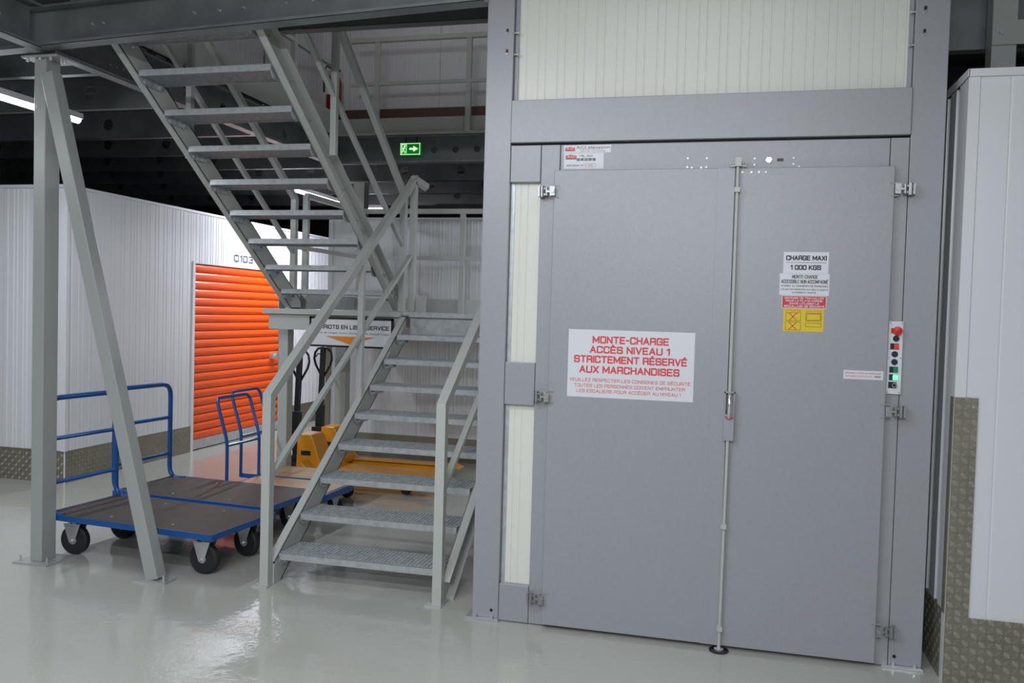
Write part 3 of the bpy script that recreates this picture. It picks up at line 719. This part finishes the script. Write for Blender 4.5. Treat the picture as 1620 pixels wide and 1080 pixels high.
# ---- landing
LA = thing('stair_landing', 'mid-height stair landing platform with guard rails and legs', 'landing', (-2.5, 6.2, 0))
zl = 1.53
MB().box(-3.62, -1.37, 6.24, 7.86, zl-.03, zl).build('deck_plate', 'galv', LA)
MB().box(-3.60, -2.43, 6.17, 6.24, zl-.042, zl-.002).build('nosing_trim', 'stair', LA, bevel=.002)
fr = MB().box(-3.56, -2.43, 6.205, 6.213, zl-.16, zl-.042).box(-3.56, -2.43, 6.205, 6.25, zl-.166, zl-.16); fr.build('edge_beam', 'stair', LA)
MB().box(-2.37, -1.40, 6.222, 6.262, zl-.04, zl+.004).build('landing_nosing', 'galv', LA, bevel=.004)
MB().box(-2.37, -1.40, 6.262, 6.27, zl-.18, zl-.04).build('edge_beam', 'galv', LA)
for x in (-3.56, -1.39): MB().box(x-.008, x, 6.25, 7.85, zl-.16, zl-.03).build('edge_beam', 'stair', LA)
MB().box(-3.56, -1.39, 7.84, 7.85, zl-.16, zl-.03).build('edge_beam', 'stair', LA)
for y in (6.75, 7.3): MB().box(-3.55, -1.4, y, y+.05, zl-.13, zl-.03).build('cross_member', 'galv', LA)
for x0, x1, y0, y1 in ((-3.635, -3.548, 6.50, 6.60), (-3.69, -3.575, 7.70, 7.81), (-1.47, -1.39, 6.3, 6.38), (-1.47, -1.39, 7.75, 7.83)):
    lg = MB().box(x0, x1, y0, y1, .008, zl-.03).build('leg', 'stair', LA, bevel=.003)
    MB().box(x0-.03, x1+.03, y0-.03, y1+.03, 0, .008).build('foot_plate', 'stair', lg)
MB().box(-3.60, -3.52, 6.50, 7.70, zl-.16, zl-.05).build('side_beam', 'stair', LA)
MB().box(-3.665, -3.60, 7.66, 7.70, 1.0, 1.08).build('junction_box', 'galv', LA)
zt_, zm_ = 2.50, 2.05
def grail(p0, p1, w_=.045): MB().bar(p0, p1, w_, w_, (0,0,1)).build('guard_rail', 'stair', LA, bevel=.002)
grail((-3.50, 6.69, zt_), (-3.50, 7.80, zt_)); grail((-3.50, 6.51, zm_+.0), (-3.50, 7.80, zm_), .035)
grail((-3.50, 7.80, zt_), (-1.36, 7.80, zt_)); grail((-3.50, 7.80, zm_), (-1.36, 7.80, zm_), .035)
for x, y in ((-3.50, 6.69), (-3.50, 7.80), (-2.44, 7.80), (-1.38, 7.80)):
    MB().box(x-.025, x+.025, y-.02, y+.02, zl, zt_).build('guard_post', 'stair', LA, bevel=.002)
MB().box(-3.53, -3.526, 6.3, 7.82, zl, zl+.13).build('toe_board', 'galv', LA)
MB().box(-3.52, -1.36, 7.824, 7.828, zl, zl+.13).build('toe_board', 'stair', LA)
MB().box(-2.385, -2.30, 6.41, 6.42, zl, zl+.13).build('toe_board', 'stair', LA)

# ---- upper flight
US = thing('upper_stair_flight', 'upper grey stair flight rising from landing towards the front', 'staircase', (-2.97, 6.2, 1.53))
mu_ = mk(grating(-3.412, -2.538, 0, .24, 0))
for k in range(1, 10):
    y = 6.12-.2455*(k-1)+.24; zz = 1.51+.1765*k
    o = tread(mu_, US, -2.538, y, zz, US.location); o.rotation_euler = (0,0,math.pi)     # nosing faces the landing
ul = lambda y: 3.065-.715*(y-4.18)
def upper_stringer(xw, sgn):
    t = .007; yA, yB, th = 4.15, 6.30, .175; b = MB()
    top = lambda y: ul(y)+th
    fy = yB
    yt_ = 4.18+(3.065+th-3.255)/.715
    prof = [(yA, ul(yA)), (yA, 3.255), (yt_, 3.255), (6.47, 1.60), (6.47, 1.532), (6.31, 1.532)]
    b.prism(prof, 'x', min(xw, xw+t*sgn), max(xw, xw+t*sgn))
    a0, a1 = min(xw, xw+.05*sgn), max(xw, xw+.05*sgn)
    b.prism([(yA, ul(yA)), (yA, ul(yA)+.009), (6.31, 1.541), (6.31, 1.532)], 'x', a0, a1)
    b.prism([(yt_, 3.255), (yt_, 3.246), (6.47, 1.591), (6.47, 1.60)], 'x', a0, a1)
    o = b.build('stringer', 'stair', US)
    c = MB()
    for k in range(1, 10):
        y = 6.12-.2455*(k-1); zz = 1.51+.1765*k-.045
        for yy in (y+.05, y+.19): c.cyl((xw+t*sgn, yy, zz), (xw+(t+.012)*sgn, yy, zz), .009, 6)
    build_split(c, 'bolt', 'chrome', o)
    MB().prism([(6.30,1.532),(6.48,1.532),(6.48,1.54),(6.30,1.54)], 'x', a0, a1).build('foot_bracket', 'galv', o)
upper_stringer(-3.42, -1); upper_stringer(-2.53, 1)
uh = lambda y: 2.47-.755*(y-6.22)
um = lambda y: 2.07-.68*(y-6.22)
for x, hf, mf, yn, x2 in ((-2.445, uh, um, 6.26, 4.2), (-3.49, lambda y: 2.585-.715*(y-6.27), lambda y: 2.125-.70*(y-6.27), 6.46, 4.2)):
    MB().bar((x, yn-.0, hf(yn)), (x, 4.2, hf(4.2)), .045, .045, (1,0,0)).build('handrail', 'stair', US, bevel=.003)
    MB().bar((x, yn, mf(yn)), (x, 4.2, mf(4.2)), .03, .034, (1,0,0)).build('mid_rail', 'stair', US, bevel=.002)
    MB().box(x-.024, x+.024, yn-.02, yn+.03, 1.532, hf(yn)+.01).build('newel_post', 'stair', US, bevel=.003)
    MB().box(x-.02, x+.02, 5.0, 5.04, ul(5.02)+.05, hf(5.02)).build('baluster', 'stair', US, bevel=.002)

# ================================================================== STEEL POST AND BRACE (left)
P_ = thing('steel_post', 'tall grey box-section steel post at left with bolted top plate', 'post', (-3.87, 4.21, 0))
MB().box(-3.912, -3.832, 4.15, 4.262, .01, 2.935).build('shaft', 'post', P_, bevel=.004)
MB().box(-3.99, -3.755, 4.10, 4.32, .0, .01).build('base_plate', 'post', P_)
MB().box(-3.975, -3.73, 4.12, 4.30, 2.935, 2.947).build('top_plate', 'post', P_)
b = MB()
for x, y in ((-3.95,4.14),(-3.86,4.135),(-3.79,4.14),(-3.75,4.2)): b.cyl((x,y,2.918),(x,y,2.935),.009,6)
for x, y in ((-3.97,4.14),(-3.775,4.13)): b.cyl((x,y,.01),(x,y,.045),.006,8)
b.cyl((-3.89,4.145,2.66),(-3.89,4.152,2.66),.01,8)
build_split(b, 'bolt', 'chrome', P_)
B_ = thing('diagonal_brace', 'slanted grey box-section brace leaning on the steel post', 'brace', (-3.03, 4.11, 0))
MB().bar((-3.025, 4.105, .01), (-3.755, 4.105, 2.83), .08, .078, (0,1,0)).build('shaft', 'post', B_, bevel=.004)
MB().box(-3.13, -2.925, 4.045, 4.15, 0, .01).build('base_plate', 'post', B_)
MB().cyl((-2.945,4.06,.01),(-2.945,4.06,.05),.006,8).cyl((-2.945,4.06,.01),(-2.945,4.06,.02),.011,6).build('anchor_bolt', 'chrome', B_)

# ================================================================== TROLLEYS
def arc(pts, r=.06, n=5):
    """round the corners of a polyline"""
    pts = [Vector(p) for p in pts]; out = [pts[0]]
    for i in range(1, len(pts)-1):
        p = pts[i]; a = (pts[i-1]-p).normalized(); b = (pts[i+1]-p).normalized()
        s, e = p+a*r, p+b*r
        for k in range(n+1):
            t = k/n; out.append(s*(1-t)**2+p*2*t*(1-t)+e*t*t)
    out.append(pts[-1]); return out
def castor(par, x, y, ztop, r, rz, w_=.045, wheel='rubber', swivel=.0):
    c, s_ = math.cos(rz), math.sin(rz)
    R_ = lambda a, b_: (x+a*c-b_*s_, y+a*s_+b_*c)
    f = MB(); ax = R_(0, 0); h_ = 2*r+.012 if ztop > 2*r+.03 else ztop-.012
    f.box(x-.045, x+.045, y-.045, y+.045, ztop-.006, ztop)
    f.cyl((x, y, h_), (x, y, ztop-.004), .03, 14)
    hw = w_/2+.010
    for q in (-1, 1):
        pa = [R_(-.062*r/.1, q*hw), R_(.062*r/.1, q*hw)]; pb = [R_(-.018*r/.1, q*hw), R_(.018*r/.1, q*hw)]
        t = .002; nx, ny = -s_*t, c*t
        vs = []
        for (px, py_), zz in ((pa[0], h_), (pa[1], h_), (pb[1], r-.014), (pb[0], r-.014)):
            vs += [(px-nx, py_-ny, zz), (px+nx, py_+ny, zz)]
        f.add(vs, [(0,2,4,6),(1,7,5,3),(0,1,3,2),(2,3,5,4),(4,5,7,6),(6,7,1,0)])
        e0, e1 = R_(0, q*hw), R_(0, q*(hw+.012)); f.cyl((*e0, r), (*e1, r), .009, 8)
    t0, t1 = R_(-.045, -hw), R_(.045, hw)
    f.cyl((x, y, h_-.004), (x, y, h_), .046, 14)
    fo = f.build('castor', 'chrome', par, off=(0,0,0))
    wv = MB(); n_ = 28; vs = []
    prof = [(-w_/2, r*.55), (-w_/2, r*.88), (-w_*.3, r), (w_*.3, r), (w_/2, r*.88), (w_/2, r*.55)]
    for b_, rr in prof:
        px, py_ = R_(0, b_)
        for k in range(n_):
            t = 2*math.pi*k/n_; q = rr*math.cos(t); vs.append((px+q*c, py_+q*s_, r+rr*math.sin(t)))
    fs = [tuple(range(n_)), tuple(range(len(vs)-n_, len(vs)))[::-1]]
    for i in range(len(prof)-1): fs += [(i*n_+k, (i+1)*n_+k, (i+1)*n_+(k+1)%n_, i*n_+(k+1)%n_) for k in range(n_)]
    wv.add(vs, fs); wv.build('wheel', wheel, fo, off=(0,0,0), smooth=True)
    q0, q1 = R_(0, -w_/2-.004), R_(0, w_/2+.004)
    MB().cyl((*q0, r), (*q1, r), r*.28, 14).build('hub', 'galv', fo, off=(0,0,0))
def trolley(label, loc, rz):
    """origin: front right corner of the deck on the floor; deck goes to -x and +y"""
    L_, W_, H_ = 1.215, .61, .262
    t = thing('platform_trolley', label, 'trolley', loc, rz=rz, group='blue trolleys with brown decks'); O = (0,0,0)
    MB().box(-L_+.006, -.006, .006, W_-.006, H_-.022, H_-.002).build('deck', 'ply', t, off=O)
    f = MB()
    for a in ((-L_,0,0,.028),(-L_,0,W_-.028,W_)): f.box(a[0],a[1],a[2],a[3],H_-.036,H_-.022)
    for a in ((-L_,0,-.002,.004),(-L_,0,W_-.004,W_+.002)): f.box(a[0],a[1],a[2],a[3],H_-.036,H_)
    for a in ((-.004,.002,0,W_),(-L_-.002,-L_+.004,0,W_)): f.box(a[0],a[1],a[2],a[3],H_-.036,H_)
    for a in ((-.03,0),(-L_,-L_+.03),(-L_*.5-.02,-L_*.5+.02)): f.box(a[0],a[1],0,W_,H_-.036,H_-.022)
    f.build('frame', 'blue', t, off=O, bevel=.002)
    xh = -L_-.016
    pts = arc([(-L_+.12, .03, H_-.012), (xh, .03, H_-.012), (xh, .03, .95), (xh, W_-.03, .95), (xh, W_-.03, H_-.012), (-L_+.12, W_-.03, H_-.012)], .09)
    h = MB().tube(pts, .0165, 10).build('push_handle', 'blue', t, off=O, smooth=True)
    for zz in (.70, .43): MB().tube([(xh, .03, zz), (xh, W_-.03, zz)], .013, 8).build('cross_bar', 'blue', h, off=O, smooth=True)
    for i, (x, y) in enumerate(((-.13,.11),(-.13,W_-.11),(-L_+.13,.11),(-L_+.13,W_-.11))):
        castor(t, x, y, H_-.036, .09, (.05,-.1,.15,.1)[i], .05)
    b = MB()
    for x, y in ((-.35,.10),(-.30,.5),(-.8,.1),(-.75,.5)): b.cyl((x,y,H_-.002),(x,y,H_+.001),.008,10)
    build_split(b, 'deck_bolt', 'chrome', t, off=O)
    return t
trolley('front blue platform trolley with dark brown deck beside the brace', (-2.727, 4.178, 0), math.radians(-5))
trolley('second blue platform trolley with dark brown deck, directly behind the front one', (-2.785, 4.865, 0), math.radians(-4))
def small_trolley(label, loc, rz, L_):
    W_, H_ = .425, .205
    t = thing('platform_trolley', label, 'trolley', loc, rz=rz, group='small trolleys with pale wooden decks'); O = (0,0,0)
    MB().box(-L_+.005, -.005, .005, W_-.005, H_-.022, H_-.001).build('deck', 'wood', t, off=O)
    f = MB().box(-L_,0,-.002,.004,H_-.036,H_).box(-L_,0,W_-.004,W_+.002,H_-.036,H_).box(-.004,.03,0,W_,H_-.05,H_-.002).box(-L_-.002,-L_+.004,0,W_,H_-.036,H_)
    f.build('frame', 'blue', t, off=O, bevel=.003)
    x0 = -L_-.005
    pts = arc([(x0,.0,H_-.03),(x0,.0,.53),(x0-.10,.0,.85),(x0-.10,W_,.85),(x0,W_,.53),(x0,W_,H_-.03)], .06)
    h = MB().tube(pts, .0125, 8).build('push_handle', 'blue', t, off=O, smooth=True)
    MB().tube([(x0,.0,.50),(x0,W_,.50)], .010, 8).build('cross_bar', 'blue', h, off=O, smooth=True)
    MB().tube([(x0,.0,H_-.01),(x0,W_,H_-.01)], .010, 8).build('cross_bar', 'blue', h, off=O, smooth=True)
    for x, y in ((-.08,.08),(-.08,W_-.08),(-L_+.10,.08),(-L_+.10,W_-.08)): castor(t, x, y, H_-.05, .055, .6, .03)
    return t
small_trolley('nearer small trolley with pale wooden deck and bent blue handle', (-2.75, 5.585, 0), math.radians(-2), .79)
small_trolley('farther small trolley with pale wooden deck, against the landing leg', (-2.86, 6.065, 0), 0, .84)

# ================================================================== PALLET TRUCKS
def pallet_truck(label, loc, rz=0):
    """origin below the pump axis; forks run to +x"""
    t = thing('pallet_truck', label, 'pallet truck', loc, rz=rz, group='yellow pallet trucks'); O = (0,0,0)
    for sgn in (-1, 1):
        y0 = sgn*.185; f = MB()
        prof = [(.20,.052),(.20,.10),(1.28,.10),(1.34,.085),(1.34,.06),(1.26,.045),(1.26,.05)]
        f.prism([(.20,.088),(.20,.10),(1.30,.10),(1.36,.080),(1.355,.07),(1.29,.088)], 'y', y0-.08, y0+.08)
        f.prism([(.20,.045),(.20,.095),(1.30,.095),(1.25,.045)], 'y', y0-.08, y0-.074).prism([(.20,.045),(.20,.095),(1.30,.095),(1.25,.045)], 'y', y0+.074, y0+.08)
        fk = f.build('fork', 'yellow', t, off=O)
        MB().cyl((1.12, y0-.05, .04), (1.12, y0+.05, .04), .038, 16).build('load_roller', 'rubber', fk, off=O, smooth=True)
    b = MB(); prof = [(.06,.43),(.19,.43),(.21,.40),(.30,.14),(.30,.09),(.05,.09)]
    b.prism(prof, 'y', -.12, .12)
    b.prism([(.14,.09),(.17,.22),(.28,.105),(.30,.09)], 'y', -.265, .265)
    body = b.build('body', 'yellow', t, off=O, bevel=.012)
    b = MB().box(.10,.19,-.123,-.120,.25,.29); b.build('blue_sticker', 'text', body, off=O)
    b = MB().cyl((0,0,.10),(0,0,.34),.045,16).cyl((0,0,.34),(0,0,.40),.028,12).box(-.05,.06,-.05,.05,.17,.23).box(-.03,.09,-.06,.06,.36,.40)
    b.build('pump', 'black', t, off=O, bevel=.004)
    b = MB()
    for y in (-.07,.07): b.cyl((0,y-.028,.09),(0,y+.028,.09),.09,24)
    b.cyl((0,-.05,.09),(0,.05,.09),.018,10)
    b.build('steering_wheel', 'rubber', t, off=O, smooth=True)
    MB().bar((0,-.03,.33),(0,-.02,.62),.075,.05,(1,0,0)).box(-.055,.055,-.09,.03,.28,.42).build('handle_base', 'black', t, off=O, bevel=.004)
    MB().bar((0,-.02,.60),(0,.015,1.16),.048,.034,(1,0,0)).build('draw_bar', 'black', t, off=O, bevel=.004)
    pts = [(-.015, .0, .90)]
    lp = [(0,.87),(.035,.93),(.076,1.00),(.092,1.06),(.082,1.12),(.052,1.155),(0,1.165)]
    full = [(y, .015, z) for y, z in lp]+[(-y, .015, z) for y, z in lp[::-1][1:]]
    MB().tube(full, .011, 8).build('loop_handle', 'black', t, off=O, smooth=True)
    MB().tube([(.0,-.015,1.10),(-.03,-.03,1.11),(-.055,-.03,1.075)], .006, 6).build('release_lever', 'black', t, off=O)
    return t
pallet_truck('yellow pallet truck whose forks lie nearest under the stairs', (-3.65, 6.895, 0), 0)
pallet_truck('yellow pallet truck standing farther back against the rear wall', (-3.69, 7.43, 0), 0)

# ================================================================== HANGING SIGN
SG = thing('hanging_sign', 'white self-service trolley sign with black frame and orange arrow under landing', 'sign', (-2.8, 6.14, 1.24))
sx0, sx1, sz0, sz1, sy_ = -3.165, -2.462, 1.240, 1.477, 6.14
MB().box(sx0+.012, sx1-.012, sy_, sy_+.006, sz0+.012, sz1-.012).build('board', 'paper', SG)
f = MB().box(sx0,sx1,sy_-.006,sy_+.012,sz1-.018,sz1).box(sx0,sx1,sy_-.006,sy_+.012,sz0,sz0+.015).box(sx0,sx0+.015,sy_-.006,sy_+.012,sz0,sz1).box(sx1-.015,sx1,sy_-.006,sy_+.012,sz0,sz1)
f.build('frame', 'black', SG)
W_ = sx1-sx0
stroke_text('CHARIOTS EN LIBRE SERVICE', SG, 'text', 'front', sx0+.04*W_, sx1-.045*W_, sz1-.079, .033, sy_, w=.19)
text('Merci de ranger votre chariot après chaque usage', SG, 'text', 'front', sx0+.06*W_, sx1-.045*W_, sz1-.124, .014, sy_)
MB().prism([(sx0+.19*W_, sz0+.086), (sx0+.79*W_, sz0+.086), (sx0+.49*W_, sz0+.024)], 'y', sy_-.001, sy_).build('arrow', 'tri', SG)

# ================================================================== EXIT SIGN, UPPER FLOOR
EX = thing('exit_sign', 'green illuminated running-man exit sign on beam above stairwell', 'exit sign', (-2.95, 7.70, 3.02))
MB().box(-3.05, -2.845, 7.68, 7.725, 3.018, 3.135).build('housing', 'exitg', EX, bevel=.004)
f = MB().box(-3.045,-2.85,7.677,7.68,3.024,3.028).box(-3.045,-2.85,7.677,7.68,3.126,3.130).box(-3.045,-3.041,7.677,7.68,3.024,3.13).box(-2.854,-2.85,7.677,7.68,3.024,3.13)
f.build('border', 'exitw', EX)
b = MB().box(-3.032,-3.029,7.677,7.68,3.035,3.12).box(-3.032,-2.985,7.677,7.68,3.117,3.12).box(-2.988,-2.985,7.677,7.68,3.035,3.12)
b.cyl((-3.004,7.680,3.103),(-3.004,7.676,3.103),.008,10)
for p, q in (((-3.008,7.678,3.095),(-3.014,7.678,3.066)),((-3.014,7.678,3.066),(-2.998,7.678,3.054)),((-2.998,7.678,3.054),(-3.003,7.678,3.036)),((-3.014,7.678,3.066),(-3.022,7.678,3.050)),((-3.022,7.678,3.05),(-3.030,7.678,3.046)),((-3.01,7.678,3.09),(-2.996,7.678,3.078)),((-3.012,7.678,3.09),(-3.024,7.678,3.078))):
    b.bar(p, q, .009, .003, (0,1,0))
b.build('running_man', 'exitw', EX)
MB().prism([(-2.955,3.070),(-2.915,3.070),(-2.915,3.052),(-2.868,3.078),(-2.915,3.104),(-2.915,3.086),(-2.955,3.086)], 'y', 7.676, 7.68).build('arrow', 'exitw', EX)
MB().cyl((-3.0,7.70,3.135),(-3.0,7.70,3.19),.006,8).cyl((-2.89,7.70,3.135),(-2.89,7.70,3.19),.006,8).build('hanger', 'black', EX)

UW = wall('wall_upper_back', 'front', -4.9, 0, 3.62, 5.7, 8.35, 'white', width=1.0)
MB().box(-4.9, 0, 8.34, 8.347, 3.30, 3.625).build('kick_plate', 'pink', UW)
UL = wall('wall_upper_left', 'right', 4.3, 8.34, 3.62, 5.7, -4.9, 'white', width=1.0)
MB().box(-4.897, -4.89, 4.3, 8.34, 3.30, 3.625).build('kick_plate', 'pink', UL)
D2 = struct(MB().box(-4.895, -4.88, 5.6, 7.0, 3.4, 5.4).build('door_2', 'orange'))
UG = thing('upper_guard_rail', 'grey guard rail around the upper stairwell opening', 'guard rail', (-2.5, 7.74, 3.25))
def ug(n_, *a, m='stair'): MB().box(*a).build(n_, m, UG, bevel=.002)
for x in (-3.325, -2.40, -1.48): ug('guard_post', x-.025, x+.025, 7.72, 7.76, 3.25, 4.15)
ug('top_rail', -3.60, -1.2, 7.715, 7.765, 4.115, 4.16); ug('mid_rail', -3.60, -1.2, 7.726, 7.750, 3.70, 3.735)
ug('toe_board', -3.82, -1.2, 7.765, 7.77, 3.25, 3.395); ug('edge_angle', -3.82, -1.2, 7.735, 7.80, 3.222, 3.25)
ug('side_rail', -3.82, -3.78, 4.3, 7.72, 3.90, 3.94); ug('side_rail', -3.82, -3.78, 4.3, 7.72, 4.36, 4.40)
for y in (5.4, 6.95): ug('guard_post', -3.825, -3.775, y, y+.05, 3.25, 4.38)
ug('side_toe_board', -3.805, -3.80, 4.3, 7.72, 3.25, 3.48)
struct(MB().box(-4.9, -3.83, 4.3, 8.34, 3.31, 3.33).build('upper_floor', 'dark'))
struct(MB().box(-3.83, 0, 7.81, 8.34, 3.31, 3.33).build('upper_floor', 'dark'))
FX = thing('fire_extinguisher', 'red fire extinguisher standing on upper floor by the guard rail', 'extinguisher', (-3.965, 8.12, 3.50))
MB().lathe([(.0,.0),(.07,.0),(.078,.02),(.078,.36),(.06,.41),(.028,.44),(.028,.46),(0,.46)], (-3.965,8.12,3.50), 'z', 20).build('cylinder', 'extred', FX, smooth=True)
MB().box(-3.99,-3.90,8.10,8.14,3.965,3.985).cyl((-3.965,8.12,3.95),(-3.965,8.12,4.0),.02,10).build('valve', 'black', FX)
MB().tube([(-3.965,8.10,3.98),(-4.03,8.08,4.02),(-4.055,8.07,3.95),(-4.05,8.07,3.75)], .01, 8).build('hose', 'black', FX, smooth=True)
MB().box(-4.02,-3.91,8.042,8.045,3.72,3.82).build('label_band', 'paper', FX)
MB().box(-4.05,-3.88,8.02,8.25,3.33,3.50).build('stand', 'black', FX)

# ================================================================== LAMPS IN VIEW, COLUMNS
def lamp(label, x, y0, y1, z):
    t = thing('tube_light', label, 'light', (x, y0, z))
    MB().box(x-.035, x+.035, y0, y1, z+.035, z+.075).build('housing', 'whitef', t)
    MB().cyl((x, y0+.01, z+.03), (x, y1-.01, z+.03), .026, 14).build('diffuser', 'led', t, smooth=True)
    b = MB()
    for yy in (y0+.2, y1-.2): b.cyl((x, yy, z+.075), (x, yy, 3.222), .004, 6)
    build_split(b, 'hanger', 'chrome', t)
lamp('lit tube light hanging left of the steel post', -4.6, 3.8, 5.3, 2.83)
lamp('lit tube light hanging above the orange roller door', -4.72, 8.5, 9.9, 2.83)
TL = thing('tube_light', 'short lit tube light far back above the rear storage units', 'light', (-4.5, 10.45, 2.83))
MB().box(-4.72, -4.33, 10.415, 10.485, 2.865, 2.905).build('housing', 'whitef', TL)
MB().cyl((-4.72, 10.45, 2.86), (-4.33, 10.45, 2.86), .026, 14).build('diffuser', 'led', TL, smooth=True)
MB().cyl((-4.5, 10.45, 2.905), (-4.5, 10.45, 3.222), .004, 6).build('hanger', 'chrome', TL)
C1 = thing('mezzanine_column', 'grey mezzanine column rising behind the stair stringer', 'column', (-4.01, 8.96, 0))
MB().box(-4.08, -3.95, 8.9, 9.03, 2.47, 2.955).build('shaft', 'stair', C1, bevel=.003)
MB().box(-4.02, -3.97, 8.94, 8.99, 0, 2.47).build('core', 'stair', C1)
MB().box(-4.13, -3.90, 8.87, 8.94, 2.955, 2.967).build('cap_plate', 'stair', C1)
C2 = thing('mezzanine_column', 'grey column with bolted bracket above the right storage block', 'column', (1.27, 4.65, 0))
MB().box(1.215, 1.325, 4.60, 4.70, 0, 3.2).build('shaft', 'stair', C2, bevel=.003)
MB().box(1.213, 1.75, 4.588, 4.598, 2.905, 3.02).build('bracket', 'stair', C2)
MB().cyl((1.255, 4.588, 2.965), (1.255, 4.578, 2.965), .014, 6).build('bolt', 'galv', C2)
